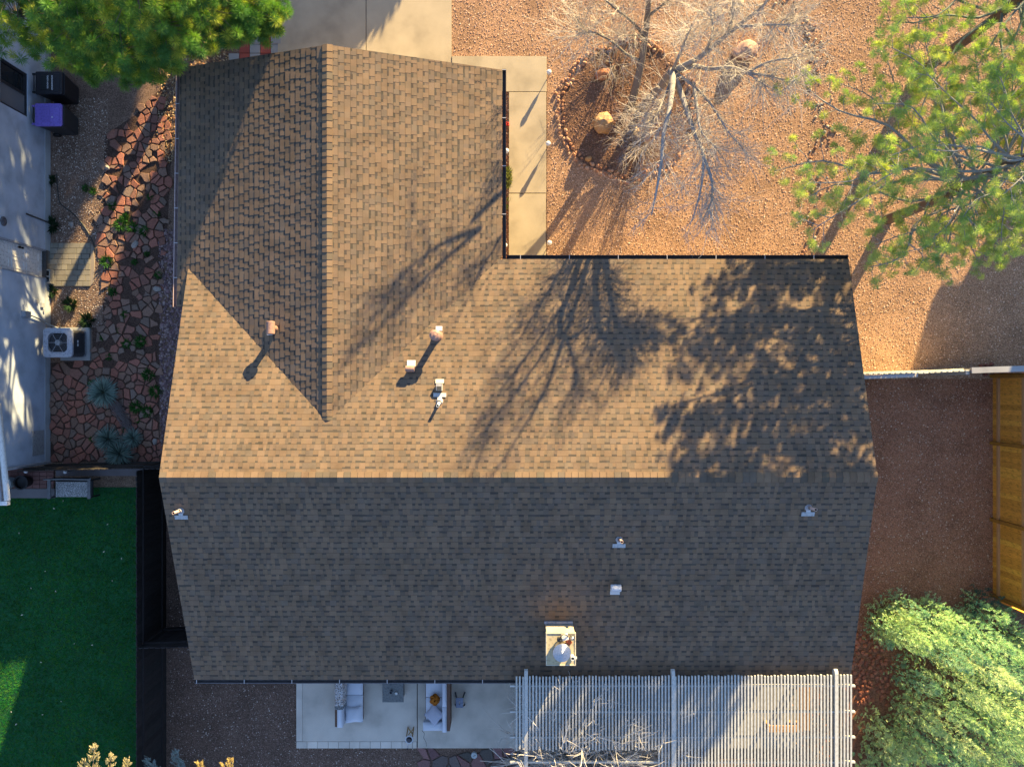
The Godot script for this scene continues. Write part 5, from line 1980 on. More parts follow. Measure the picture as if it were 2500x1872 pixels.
# ---------------------------------------------------------------- plants
# one bent twig with side twigs
func twig(s: Shape, p: Vector3, d: Vector3, length: float, r: float, depth: int, col: Color, bend: Vector3, kid := 0.57) -> void:
	var pts := [p]
	var dir := d.normalized()
	var n := 3 if depth <= 0 else 4
	for k in n:
		dir = (dir + bend * 0.16 + jitter(0.16)).normalized()
		pts.append(pts[-1] + dir * length / n)
	s.tube(pts, r, r * 0.45, 3 if r < 0.012 else 5, shade(col, 0.85, 1.15), null, false)
	if depth <= 0:
		return
	var kids := rng.randi_range(3, 5)
	for k in kids:
		var i := rng.randi_range(1, n)
		var at_: Vector3 = (pts[i - 1] as Vector3).lerp(pts[i], rng.randf())
		var out := (dir + jitter(0.95)).normalized()
		twig(s, at_, out, length * kid * rng.randf_range(0.74, 1.26), r * 0.6, depth - 1, col, bend, maxf(kid, 0.5))


func twigs_along(s: Shape, path: Array, count: int, len0: float, r: float, depth: int, col: Color, bend: Vector3, from := 0.25) -> void:
	for k in count:
		var f := lerpf(from, 1.0, pow(rng.randf(), 0.8)) * (path.size() - 1)
		var i := mini(int(f), path.size() - 2)
		var p: Vector3 = (path[i] as Vector3).lerp(path[i + 1], f - i)
		var tan_: Vector3 = (path[i + 1] - path[i]).normalized()
		twig(s, p, (tan_ * 0.7 + jitter(0.9)).normalized(), len0 * rng.randf_range(0.55, 1.15), r, depth, col, bend)


func make_bare_trees() -> void:
	var bark := Color(0.3, 0.255, 0.225)
	var pale := Color(0.42, 0.40, 0.385)
	var twig_col := Color(0.47, 0.42, 0.36)
	# first tree: brown trunk leaning to the top of the picture
	var base := at(1541, 258)
	var t1 := thing("bare_tree", "leafless brown-trunked tree leaning towards the top of the picture", "tree", base)
	var trunk := Shape.new()
	var p1 := smooth_path([base, at(1560, 180, 0.9), at(1571, 120, 1.5), at(1584, 0, 2.5), Vector3(3.1, 3.8, -10.3), Vector3(2.8, 4.8, -10.8)], 4)
	trunk.tube(p1, 0.115, 0.04, 9, bark * 0.8)
	part(t1, "trunk", trunk, M.bark)
	var limbs := []
	for q in [[[1567, 150, 1.2], [1530, 132, 1.6], [1495, 102, 2.0], [1461, 83, 2.3], [1431, 72, 2.5], [1405, 40, 2.8]],
			[[1461, 83, 2.3], [1440, 80, 2.4], [1412, 79, 2.5]],
			[[1575, 90, 1.8], [1540, 50, 2.4], [1490, 10, 2.9], [1440, -40, 3.3]],
			[[1580, 40, 2.2], [1620, 10, 2.8], [1660, -30, 3.2]],
			[[1584, 0, 2.5], [1560, -60, 3.2], [1520, -130, 4.0]],
			[[1575, 100, 1.7], [1555, 85, 2.2], [1520, 90, 2.6]],
			[[1585, -100, 3.6], [1610, -160, 4.4], [1640, -240, 5.2]],
			[[1560, -190, 4.6], [1500, -260, 5.2], [1450, -300, 5.8]],
			[[1560, -190, 4.6], [1540, -320, 5.6], [1520, -400, 6.4]]]:
		var pts := []
		for w in q:
			pts.append(at(w[0], w[1], w[2]))
		limbs.append(smooth_path(pts, 4))
	var s := Shape.new()
	var tw := Shape.new()
	for k in limbs.size():
		s.tube(limbs[k], 0.045 if k != 1 else 0.025, 0.012, 7, Color(0.2, 0.19, 0.175))
		twigs_along(tw, limbs[k], 20, 1.0, 0.009, 2, twig_col, Vector3(0, 0.4, 0))
	part(t1, "limbs", s, M.bark)
	part(t1, "twigs", tw, M.twig)

	# second tree: silver trunk whose limbs arch outwards
	base = at(1566, 262)
	var t2 := thing("bare_tree", "leafless silver-limbed tree whose limbs arch out from one fork", "tree", base)
	trunk = Shape.new()
	trunk.tube(smooth_path([base, at(1595, 232, 1.2), at(1622, 200, 2.2), at(1642, 173, 3.0)], 4), 0.12, 0.095, 9, bark)
	part(t2, "trunk", trunk, M.bark)
	s = Shape.new()
	tw = Shape.new()
	for q in [[0.085, [[1642, 173, 3.0], [1642, 211, 3.5], [1634, 271, 4.0], [1621, 324, 4.3], [1615, 396, 4.4], [1602, 471, 4.2], [1591, 525, 3.9]]],
			[0.085, [[1642, 173, 3.0], [1661, 222, 3.4], [1683, 286, 3.9], [1702, 339, 4.2], [1717, 377, 4.4], [1713, 452, 4.3], [1690, 540, 3.9]]],
			[0.045, [[1717, 377, 4.4], [1736, 433, 4.4], [1740, 470, 4.3], [1732, 508, 4.1]]],
			[0.075, [[1642, 173, 3.0], [1694, 162, 3.4], [1732, 168, 3.8], [1785, 164, 4.2], [1823, 177, 4.5], [1872, 211, 4.8]]],
			[0.075, [[1642, 173, 3.0], [1690, 150, 3.5], [1721, 130, 4.0], [1777, 83, 4.7], [1830, 41, 5.5], [1868, 8, 6.0], [1890, -40, 6.8], [1900, -90, 7.6]]],
			[0.04, [[1777, 83, 4.7], [1790, 30, 5.6], [1785, -30, 6.6]]],
			[0.04, [[1800, 65, 5.1], [1870, 60, 5.5], [1930, 60, 5.9]]],
			[0.04, [[1721, 130, 4.0], [1740, 80, 4.9], [1735, 20, 6.0]]],
			[0.045, [[1642, 173, 3.0], [1695, 211, 3.5], [1740, 260, 4.0], [1777, 320, 4.4], [1815, 362, 4.6]]],
			[0.04, [[1642, 190, 3.2], [1612, 260, 3.6], [1590, 300, 3.7]]],
			[0.05, [[1695, 205, 3.5], [1702, 260, 4.0], [1712, 320, 4.3], [1750, 360, 4.5]]],
			[0.04, [[1823, 177, 4.5], [1880, 150, 5.0], [1940, 140, 5.2]]],
			[0.04, [[1823, 177, 4.5], [1880, 185, 4.8], [1930, 200, 4.9]]],
			[0.045, [[1642, 173, 3.0], [1665, 120, 4.2], [1690, 60, 5.2]]]]:
		var pts := []
		for w in q[1]:
			pts.append(at(w[0], w[1], w[2]))
		var path := smooth_path(pts, 4)
		s.tube(path, q[0], 0.013, 7, pale * 0.8, pale)
		twigs_along(tw, path, 34, 0.82, 0.008, 2, twig_col, Vector3(0, 0.1, 0.1), 0.15)
	part(t2, "limbs", s, M.bark)
	part(t2, "twigs", tw, M.twig)

	# leafless shrubs
	for q in [[1563, 350, 1.08, 60, "dense leafless grey shrub on the right of the tan boulder in the ring", 5, Color(0.33, 0.285, 0.265)], [1505, 150, 0.9, 22, "dark leafless shrub at the top of the stone ring", 6, Color(0.22, 0.185, 0.16)]]:
		base = at(q[0], q[1])
		s = Shape.new()
		for k in q[3]:
			var a := TAU * rng.randf()
			var d := Vector3(cos(a) * rng.randf_range(0.3, 1.1), 1.0, sin(a) * rng.randf_range(0.3, 1.1))
			twig(s, base + Vector3(cos(a), 0, sin(a)) * 0.12, d, q[2] * rng.randf_range(0.7, 1.1), 0.009, 2, q[6], Vector3(cos(a), -0.1, sin(a)) * 0.6)
		var sh := thing("bare_shrub", q[4], "shrub", base)
		part(sh, "stems", s, M.twig)
	base = Vector3(1.95, 0, 10.25)
	s = Shape.new()
	for k in 240:
		var a := TAU * rng.randf()
		var sp := rng.randf_range(0.02, 0.45)
		var d := Vector3(cos(a) * sp * 1.35, 1.0, sin(a) * sp * 0.7 - 0.34)
		twig(s, base + Vector3(cos(a) * 0.5, 0, sin(a) * 0.2), d, rng.randf_range(2.9, 3.9), 0.02, 2, Color(0.62, 0.58, 0.52), Vector3(cos(a) * 0.7, 0.0, sin(a) * 0.7 - 0.25) * 0.3, 0.22)
	var shr := thing("bare_shrub", "tall pale leafless shrub rising in front of the pergola at the bottom edge", "shrub", base)
	part(shr, "stems", s, M.twig)


func needle_tuft(count: int, width: float, spread: float) -> ArrayMesh:
	var s := Shape.new()
	for k in count:
		var y: float = 1.0 - (float(k) + 0.5) / count * (1.0 + spread)
		var a := k * 2.39996
		var r := sqrt(maxf(0.0, 1.0 - y * y))
		var d := (Vector3(cos(a) * r, y, sin(a) * r) + jitter(0.12)).normalized()
		var side := d.cross(jitter(1.0)).normalized() * width
		var l := rng.randf_range(0.8, 1.05)
		var droop := Vector3(0, -0.06, 0)
		var mid := d * l * 0.55
		s.quad(d * 0.06, mid + side, d * l + droop, mid - side, Color.WHITE)
	return s.mesh(Vector3.ZERO, false)


func tuft_place(p: Vector3, d: Vector3, size: float) -> Transform3D:
	var y := d.normalized()
	var x := y.cross(Vector3(0.3, 0.2, 0.9)).normalized()
	var b := Basis(x, y, x.cross(y)) * Basis(Vector3.UP, rng.randf() * TAU)
	return Transform3D(b.scaled(Vector3.ONE * size) if false else Basis(b.x * size, b.y * size, b.z * size), p)


# an open pine: trunk, whorls of limbs, and tufts of needles at the branch ends
func open_pine(label: String, base: Vector3, height: float, low: float, reach: Callable, whorls: int, wood: Color, tones: Array, tuft: Mesh, size: float, thick := 1.0) -> void:
	var tree := thing("pine_tree", label, "tree", base)
	var s := Shape.new()
	s.tube(smooth_path([base, base + Vector3(0.05, height * 0.4, 0.03), base + Vector3(-0.04, height * 0.75, -0.05), base + Vector3(0, height, 0)], 4), 0.16, 0.03, 9, Color(0.16, 0.12, 0.1))
	part(tree, "trunk", s, M.bark)
	s = Shape.new()
	var places := []
	var tints := []
	for w in whorls:
		var f := (w + rng.randf_range(0.2, 0.8)) / whorls
		var h := lerpf(low, height * 0.97, f)
		var a := w * 2.39996 + rng.randf_range(-0.3, 0.3)
		var dir := Vector3(cos(a), 0, sin(a))
		var L: float = reach.call(dir, f) * rng.randf_range(0.82, 1.08)
		if L < 0.35:
			continue
		var p0 := base + Vector3(0, h, 0)
		var sag := rng.randf_range(-0.04, 0.1)
		var pts := [p0]
		for k in 4:
			var t := (k + 1) / 4.0
			pts.append(p0 + dir * L * t + Vector3(0, L * (sag * sin(t * 2.2) + 0.09 * t * t), 0) + dir.cross(Vector3.UP) * rng.randf_range(-0.08, 0.08) * L)
		var path := smooth_path(pts, 3)
		s.tube(path, 0.01 + 0.0085 * L, 0.008, 6, wood * 0.9, wood)
		var n := int(L / 0.26) + 1
		for k in n:
			var t := lerpf(0.3, 1.0, (k + rng.randf() * 0.6) / n)
			var fi := t * (path.size() - 1)
			var i := mini(int(fi), path.size() - 2)
			var q: Vector3 = (path[i] as Vector3).lerp(path[i + 1], fi - i)
			var fw: Vector3 = (path[i + 1] - path[i]).normalized()
			var sd := fw.cross(Vector3.UP).normalized() * (1.0 if k % 2 else -1.0)
			var sl := rng.randf_range(0.4, 0.95) * (1.15 - t * 0.6) * (0.55 + L * 0.14)
			var d2 := (fw * 0.75 + sd * rng.randf_range(0.6, 1.1) + Vector3(0, rng.randf_range(-0.1, 0.35), 0)).normalized()
			var sub := [q]
			var dd := d2
			for j in 3:
				dd = (dd + Vector3(0, 0.12, 0) + jitter(0.18)).normalized()
				sub.append(sub[-1] + dd * sl / 3.0)
			s.tube(sub, 0.009, 0.0045, 4, wood, null, false)
			places.append(tuft_place(sub[-1], dd + Vector3(0, 0.35, 0), size * rng.randf_range(0.75, 1.15)))
			if rng.randf() < 0.8 * thick:
				var e: Vector3 = sub[2]
				var tip := e + (dd + jitter(0.8) + Vector3(0, 0.25, 0)).normalized() * rng.randf_range(0.15, 0.34)
				s.tube([e, (e + tip) * 0.5 + jitter(0.02), tip], 0.006, 0.004, 3, wood, null, false)
				places.append(tuft_place(tip, tip - e + Vector3(0, 0.1, 0), size * rng.randf_range(0.7, 1.05)))
			if rng.randf() < 0.55 * thick:
				var e: Vector3 = sub[1]
				var tip := e + (dd + jitter(0.9)).normalized() * rng.randf_range(0.15, 0.3)
				s.tube([e, tip], 0.006, 0.004, 3, wood, null, false)
				places.append(tuft_place(tip, tip - e, size * rng.randf_range(0.65, 1.0)))
		places.append(tuft_place(path[-1], Vector3(0, 0.5, 0) + dir, size * 1.1))
	part(tree, "branches", s, M.bark)
	for k in places.size():
		tints.append(shade(tones[rng.randi() % tones.size()], 0.8, 1.2))
	baked(tree, "crown", tuft, M.needle, places, tints)


func make_pines() -> void:
	var tuft := needle_tuft(62, 0.036, 0.5)
	var tones := [Color(0.48, 0.57, 0.18), Color(0.4, 0.52, 0.17), Color(0.27, 0.42, 0.16), Color(0.58, 0.62, 0.2)]
	open_pine("open pine with long bare limbs on the right side of the front yard", at(2168, 535), 6.9, 2.9,
		func(d: Vector3, f: float) -> float: return (3.1 + 2.2 * maxf(0.0, -d.x) * (1.0 - 0.75 * maxf(0.0, d.z)) - 1.1 * maxf(0.0, d.z)) * (1.0 - 0.62 * f * f) * (0.75 + 0.25 * minf(1.0, f * 4.0)),
		72, Color(0.36, 0.35, 0.33), tones, tuft, 0.15, 1.3)
	open_pine("darker pine in the upper right corner behind the open pine", at(2245, 178), 8.6, 3.2,
		func(d: Vector3, f: float) -> float: return (2.9 + 0.5 * maxf(0.0, -d.x)) * (1.0 - 0.7 * f * f),
		52, Color(0.2, 0.24, 0.22), tones, tuft, 0.15, 1.0)

	# dense pine over the top left corner
	var base := Vector3(-8.6, 0, -10.1)
	var tree := thing("pine_tree", "dense bright green pine over the upper left corner, above the bins", "tree", base)
	var s := Shape.new()
	s.tube(smooth_path([base, base + Vector3(0.2, 2.0, 0.2), base + Vector3(0.3, 4.0, 0.5), base + Vector3(0.2, 6.6, 0.2)], 4), 0.2, 0.05, 9, Color(0.15, 0.11, 0.09))
	part(tree, "trunk", s, M.bark)
	s = Shape.new()
	var places := []
	var tints := []
	var lobes := []
	for q in [[40, 40, 4.6, 0.9], [30, -40, 5.2, 1.0], [140, 70, 4.4, 0.85], [215, 120, 4.0, 0.72], [190, 30, 5.3, 1.0], [290, 40, 5.7, 1.05], [300, 120, 4.6, 0.8], [370, 130, 4.2, 0.68], [400, 60, 5.4, 0.95], [330, 175, 3.2, 0.45], [475, 78, 4.1, 0.58], [500, 20, 4.8, 0.95], [560, 52, 3.9, 0.58], [600, 10, 4.4, 0.8], [640, 45, 3.9, 0.55], [668, 18, 4.0, 0.52], [648, 78, 3.6, 0.27], [555, 84, 3.6, 0.26], [160, -60, 6.3, 1.1], [330, -70, 7.0, 1.2], [470, -60, 6.2, 0.9], [230, 165, 3.4, 0.42], [405, 105, 3.0, 0.6], [330, 95, 3.2, 0.8], [260, 85, 3.2, 0.7], [440, 50, 3.2, 0.7], [180, 80, 3.3, 0.7]]:
		lobes.append([at(q[0], q[1], q[2]), q[3]])
	for lb in lobes:
		var c: Vector3 = lb[0]
		var r: float = lb[1]
		var root := base + Vector3(0.25, clampf(c.y - 0.8, 1.5, 6.2), 0.3)
		var limb := smooth_path([root, root.lerp(c, 0.5) + Vector3(0, 0.12, 0) + jitter(0.1), c], 4)
		s.tube(limb, 0.06, 0.015, 6, Color(0.18, 0.14, 0.12))
		var n := int(95 * r * r) + 14
		for k in n:
			var d := Vector3(rng.randfn(), rng.randfn() * 0.8 + 0.35, rng.randfn()).normalized()
			var rr := r * pow(rng.randf(), 0.3)
			var p := c + Vector3(d.x, d.y * 0.62, d.z) * rr
			if k % 2 == 0:
				s.tube([c + (p - c) * 0.15, c + (p - c) * 0.6 + jitter(0.04), p], 0.012, 0.005, 3, Color(0.2, 0.16, 0.13), null, false)
			places.append(tuft_place(p, d + Vector3(0, 0.45, 0), rng.randf_range(0.15, 0.225)))
			tints.append(shade([Color(0.12, 0.26, 0.06), Color(0.18, 0.32, 0.06), Color(0.36, 0.42, 0.07), Color(0.08, 0.2, 0.06)][rng.randi() % 4], 0.8, 1.2))
	part(tree, "branches", s, M.bark)
	baked(tree, "crown", needle_tuft(72, 0.034, 0.45), M.needle, places, tints)

	# trees past the top edge that shade the drive and the alley
	for q in [[Vector3(-2.05, 0, -17.0), 8.2, 2.4, 0.5, "conical evergreen past the top edge that shades the drive", 900], [Vector3(-6.5, 0, -20.5), 10.5, 3.2, 2.2, "tall evergreen past the top edge that shades the pale house", 1150], [Vector3(-10.2, 0, -19.0), 9.0, 2.8, 2.5, "broad evergreen past the top left corner", 800]]:
		base = q[0]
		tree = thing("evergreen_tree", q[4], "tree", base)
		s = Shape.new()
		s.tube([base, base + Vector3(0, q[1] * 0.5, 0), base + Vector3(0, q[1], 0)], 0.2, 0.03, 8, Color(0.14, 0.1, 0.08))
		part(tree, "trunk", s, M.bark)
		places = []
		tints = []
		for k in q[5]:
			var f := 1.0 - sqrt(rng.randf())
			var h := lerpf(q[3], q[1], f)
			var a := TAU * rng.randf()
			var r: float = q[2] * (1.0 - (h / q[1] if q[3] < 1.0 else absf(f - 0.35) * 0.8)) * sqrt(rng.randf_range(0.1, 1.0))
			places.append(tuft_place(base + Vector3(cos(a) * r, h, sin(a) * r), Vector3(cos(a), 0.6, sin(a)), rng.randf_range(0.3, 0.46)))
			tints.append(shade(Color(0.09, 0.17, 0.04)))
		baked(tree, "crown", needle_tuft(40, 0.085, 0.5), M.needle, places, tints)


# a flat feathery spray like that of a cypress or juniper
func feather(seed_: int) -> ArrayMesh:
	rng.seed = seed_
	var s := Shape.new()
	var n := 7
	for k in n:
		var t := float(k) / n
		for side in [-1.0, 1.0]:
			var o := Vector3(0, t * 0.85, 0) + jitter(0.02)
			var d := Vector3(side * (0.85 - 0.3 * t), 0.75, rng.randf_range(-0.5, 0.5)).normalized()
			var l := 0.36 * (1.1 - t * 0.75)
			var tip := o + d * l
			var w := d.cross(Vector3(0, 0, 1)).normalized() * 0.035
			s.quad(o - w * 0.6, o + d * l * 0.5 - w, tip, o + d * l * 0.5 + w, Color.WHITE)
			for j in 1:
				var m := o + d * l * (0.35 + 0.3 * rng.randf())
				var e := m + (d + Vector3(rng.randf_range(-0.5, 0.5), 0.2, side * (0.9 if j else -0.9))).normalized() * l * 0.5
				var ww := Vector3(0.032, 0, 0.032)
				s.tri(m - ww, e, m + ww, Color.WHITE)
	s.quad(Vector3(-0.03, 0.7, 0), Vector3(0.0, 0.8, 0.04), Vector3(0, 1.05, 0), Vector3(0.03, 0.8, -0.02), Color.WHITE)
	return s.mesh(Vector3.ZERO, false)


func plume_tree(called: String, label: String, category: String, plumes: Array, tones: Array, spray: Array, dens: float, size: float, wood: Color, group := "") -> void:
	var mid := Vector3.ZERO
	for q in plumes:
		mid += q[0] * Vector3(1, 0, 1)
	mid /= plumes.size()
	var tree := thing(called, label, category, mid, group)
	var s := Shape.new()
	var sets := [[], []]
	var cols := [[], []]
	for q in plumes:
		var tip: Vector3 = q[0]
		var r: float = q[1]
		var foot := mid.lerp(Vector3(tip.x, 0, tip.z), 0.8)
		var path := smooth_path([foot, foot.lerp(tip, 0.5) * Vector3(1, 1, 1) + Vector3(0, 0.1, 0), tip], 5)
		s.tube(path, 0.02, 0.003, 5, Color(0.2, 0.24, 0.12))
		var base_tone: Color = tones[rng.randi() % tones.size()]
		var n := int(dens * r * tip.y * 100.0)
		for k in n:
			var f := 1.0 - pow(rng.randf(), 1.25)
			f = clampf(f, 0.06, 1.0)
			var fi := f * (path.size() - 1)
			var i := mini(int(fi), path.size() - 2)
			var c: Vector3 = (path[i] as Vector3).lerp(path[i + 1], fi - i)
			var a := TAU * rng.randf()
			# the outline of a plume is ragged: ridges of foliage that run up it
			var ridge := 0.66 + 0.34 * sin(a * 3.0 + tip.x * 7.0 + f * 4.0)
			var rad := r * (1.0 - pow(f, 1.6)) * ridge * pow(rng.randf_range(0.2, 1.0), 0.4) + 0.03
			var out := Vector3(cos(a), 0, sin(a))
			var p := c + out * rad
			var d := (out * (0.8 - 0.45 * f) + Vector3(0, 1.0, 0) + jitter(0.3)).normalized()
			var which := rng.randi() % 2
			sets[which].append(tuft_place(p, d, size * rng.randf_range(0.7, 1.2) * (1.0 - 0.35 * f)))
			cols[which].append(shade(base_tone.lerp(tones[rng.randi() % tones.size()], 0.5), 0.75, 1.25))
	part(tree, "trunk", s, M.bark)
	for k in 2:
		baked(tree, "crown", spray[k], M.leaf, sets[k], cols[k])


func spruce(label: String, base: Vector3, tips: Array, tones: Array, spray: Array, wood: Color) -> void:
	var tree := thing("spruce", label, "tree", base)
	var s := Shape.new()
	s.tube([base, base + Vector3(0, 2.4, 0), base + Vector3(0, 4.4, 0)], 0.12, 0.02, 8, wood)
	part(tree, "trunk", s, M.bark)
	s = Shape.new()
	var places := []
	var tints := []
	for q in tips:
		var tip := at(q[0], q[1], q[2])
		var root := base + Vector3(0, q[2] - 0.3, 0)
		var path := smooth_path([root, root.lerp(tip, 0.5) + Vector3(0, 0.12, 0), tip], 5)
		s.tube(path, 0.03, 0.006, 6, wood)
		var fw := (tip - root).normalized()
		var sd := fw.cross(Vector3.UP).normalized()
		var n := int(190 * (tip - root).length() * (q[3] + 0.15))
		for k in n:
			var f := rng.randf_range(0.2, 1.0)
			var fi := f * (path.size() - 1)
			var i := mini(int(fi), path.size() - 2)
			var c: Vector3 = (path[i] as Vector3).lerp(path[i + 1], fi - i)
			var w: float = q[3] * (1.05 - f) * 1.6 + 0.02
			var o := rng.randf_range(-1.0, 1.0)
			var p := c + sd * o * w + Vector3(0, rng.randf_range(-0.05, 0.05), 0) - fw * absf(o) * w * 0.3
			places.append(tuft_place(p, fw + sd * o * 0.9 + Vector3(0, rng.randf_range(0.0, 0.6), 0), rng.randf_range(0.09, 0.15)))
			tints.append(shade(tones[rng.randi() % tones.size()], 0.8, 1.2))
	part(tree, "branches", s, M.bark)
	baked(tree, "crown", spray[0], M.leaf, places, tints)


func yucca(label: String, c: Vector3, r: float, blades: int, col: Color) -> void:
	var s := Shape.new()
	for k in blades:
		var y := lerpf(-0.12, 0.98, (k + 0.5) / blades)
		var a := k * 2.39996
		var rr := sqrt(1.0 - y * y)
		var d := (Vector3(cos(a) * rr, y, sin(a) * rr) + jitter(0.08)).normalized()
		var side := d.cross(Vector3.UP).normalized()
		if side.length() < 0.5:
			side = Vector3.RIGHT
		var l := r * rng.randf_range(0.88, 1.05)
		var w := r * 0.022
		var b := c + Vector3(0, r * 0.62, 0)
		var cc := shade(col, 0.5, 1.6)
		var m := b + d * l * 0.5
		var tip := b + d * l + Vector3(0, -0.03 * r, 0)
		s.quad(b + d * 0.04 - side * w, b + d * 0.04 + side * w, m + side * w * 1.2, m - side * w * 1.2, cc)
		s.tri(m - side * w * 1.2, m + side * w * 1.2, tip, cc * 1.1)
	solo("yucca", label, "yucca", s, M.leaf, c, "", false)


func make_plants() -> void:
	var spray := [feather(41), feather(42)]
	rng.seed = 77
	var tones := [Color(0.5, 0.68, 0.32), Color(0.36, 0.58, 0.33), Color(0.63, 0.74, 0.36), Color(0.2, 0.42, 0.3), Color(0.74, 0.8, 0.46)]
	var wood := Color(0.2, 0.15, 0.11)
	# [x, y of the foot on the ground, height, radius] of each plume
	var clumps := [
		["tall feathery evergreen beside the end of the house roof, uppermost of the cluster", [[2150, 1505, 2.7, 0.5], [2132, 1535, 2.3, 0.42], [2175, 1490, 2.9, 0.45], [2195, 1530, 3.3, 0.5], [2118, 1484, 1.5, 0.38], [2158, 1446, 2.0, 0.36], [2130, 1462, 1.7, 0.34], [2106, 1522, 1.4, 0.34]]],
		["feathery evergreen with a long pale ridge, upper middle of the cluster", [[2235, 1500, 3.4, 0.5], [2250, 1550, 4.0, 0.55], [2290, 1500, 3.4, 0.5], [2245, 1610, 4.2, 0.55], [2305, 1560, 4.1, 0.55], [2250, 1458, 2.4, 0.42], [2210, 1455, 2.2, 0.38]]],
		["feathery evergreen nearest the cedar fence, upper right of the cluster", [[2345, 1510, 3.0, 0.5], [2395, 1530, 3.2, 0.55], [2365, 1580, 4.0, 0.6], [2440, 1570, 3.6, 0.6], [2330, 1468, 2.1, 0.42], [2460, 1530, 2.4, 0.45]]],
		["tall central feathery evergreen with two pale leaning plumes", [[2300, 1620, 4.7, 0.55], [2365, 1640, 4.7, 0.6], [2290, 1690, 4.6, 0.6], [2350, 1710, 4.5, 0.65], [2420, 1680, 4.3, 0.65]]],
		["feathery evergreen between the red rocks and the pergola corner", [[2186, 1612, 2.3, 0.42], [2190, 1690, 2.5, 0.4], [2225, 1650, 3.5, 0.42], [2225, 1700, 3.3, 0.5], [2165, 1752, 2.4, 0.42], [2215, 1755, 3.5, 0.55], [2130, 1770, 2.0, 0.36], [2100, 1752, 1.8, 0.34]]],
		["blue-green feathery evergreen along the bottom edge right of the pergola", [[2125, 1815, 2.8, 0.45], [2165, 1815, 2.9, 0.5], [2230, 1815, 3.8, 0.55], [2120, 1860, 2.8, 0.45], [2190, 1870, 3.3, 0.55], [2098, 1795, 2.2, 0.4], [2094, 1850, 2.3, 0.4]]],
		["feathery evergreen in the lower right corner", [[2290, 1765, 4.3, 0.6], [2360, 1780, 4.3, 0.65], [2280, 1830, 4.0, 0.6], [2350, 1850, 4.2, 0.65], [2430, 1760, 4.0, 0.65]]]]
	for q in clumps:
		var pl := []
		for w in q[1]:
			var foot := at(w[0], w[1])
			pl.append([foot + Vector3(rng.randf_range(-0.12, 0.25), w[2], rng.randf_range(-0.12, 0.2)), w[3] * 1.1])
		plume_tree("evergreen_shrub", q[0], "shrub", pl, tones, spray, 3.2, 0.17, wood, "feathery evergreens in the lower right corner")
	plume_tree("evergreen_shrub", "small dark blue-green conifer in shade under the end of the cedar fence", "shrub", [[at(2470, 1500, 1.8), 0.5], [at(2440, 1490, 1.5), 0.4]], [Color(0.06, 0.14, 0.11), Color(0.05, 0.12, 0.1)], spray, 1.0, 0.25, wood)
	# spruces rooted below the frame; a few limbs reach into it
	var cream := [Color(0.55, 0.48, 0.27), Color(0.46, 0.44, 0.27), Color(0.6, 0.53, 0.32)]
	spruce("pale yellow spruce whose lit limbs reach in over the lawn at the bottom edge", Vector3(-10.4, 0, 12.6), [[231, 1822, 3.3, 0.3], [205, 1858, 3.2, 0.25], [272, 1846, 3.2, 0.26], [312, 1856, 3.0, 0.22], [250, 1880, 3.6, 0.3]], cream, spray, wood)
	spruce("blue-grey spruce whose shaded limbs reach in over the foot of the dark fence", Vector3(-8.4, 0, 12.2), [[358, 1850, 1.9, 0.2], [372, 1862, 1.9, 0.22], [428, 1836, 1.9, 0.2], [440, 1858, 2.0, 0.24], [395, 1880, 2.2, 0.22]], [Color(0.26, 0.34, 0.34), Color(0.33, 0.4, 0.4)], spray, wood)
	spruce("small golden conifer reaching in at the bottom edge below the back yard", Vector3(-6.8, 0, 12.4), [[562, 1853, 2.9, 0.13], [545, 1866, 2.9, 0.13], [486, 1862, 2.9, 0.14]], [Color(0.55, 0.4, 0.14), Color(0.5, 0.4, 0.16)], spray, wood)
	rng.seed = 99
	# yuccas
	var yc := Color(0.16, 0.23, 0.2)
	yucca("large blue-green yucca with a dead leaf skirt, nearest the air conditioner", at(266, 957), 0.5, 260, yc)
	yucca("blue-green yucca close to the alley fence, lowest of the three behind", at(303, 1105), 0.46, 200, yc * 0.85)
	yucca("blue-green yucca left of its two neighbours by the alley fence", at(276, 1070), 0.44, 200, yc * 0.8)
	yucca("small blue-green yucca right of its two neighbours by the alley fence", at(332, 1068), 0.34, 150, yc * 0.9)
	var s := Shape.new()
	for k in 240:
		var p := at(lerpf(285, 318, rng.randf()), 985)
		var f := rng.randf()
		p = at(lerpf(278, 316, f) + rng.randfn() * 7.0, lerpf(972, 1040, f))
		var d := Vector3(0.5, -0.25, 0.8) + jitter(0.3)
		s.tube([p + Vector3(0, 0.22, 0), p + Vector3(0, 0.15, 0) + d * 0.14, p + d * 0.3 + Vector3(0, 0.1, 0)], 0.006, 0.002, 3, shade(Color(0.26, 0.22, 0.21)), null, false)
	solo("dead_leaves", "grey fallen skirt of dead blades below the large yucca", "dead leaves", s, M.twig, at(300, 1005))
	# weeds
	var places := [[205, 460], [230, 468], [275, 500], [310, 530], [300, 545], [330, 640], [350, 560], [372, 480], [380, 520], [262, 640], [275, 715], [310, 770], [390, 670], [360, 620], [325, 560], [295, 805], [310, 835], [340, 830], [255, 825], [270, 870], [335, 990], [365, 1005], [385, 955], [225, 1072], [300, 1045], [340, 1030], [365, 915], [228, 936]]
	places.sort_custom(func(p, q): return p[1] < q[1])
	var order := ["first", "second", "third", "fourth", "fifth", "sixth", "seventh", "eighth", "ninth", "tenth", "eleventh", "twelfth", "thirteenth", "fourteenth"]
	for k in places.size():
		var q = places[k]
		var which: String = order[k] + " from the top" if k < 14 else order[places.size() - 1 - k] + " from the bottom"
		weed(at(q[0] + rng.randf_range(-5, 5), q[1] + rng.randf_range(-5, 5)), rng.randf_range(0.1, 0.24), Color(0.05, 0.14, 0.035), "small green weed among the red alley flagstones, " + which, "weeds among the flagstones")
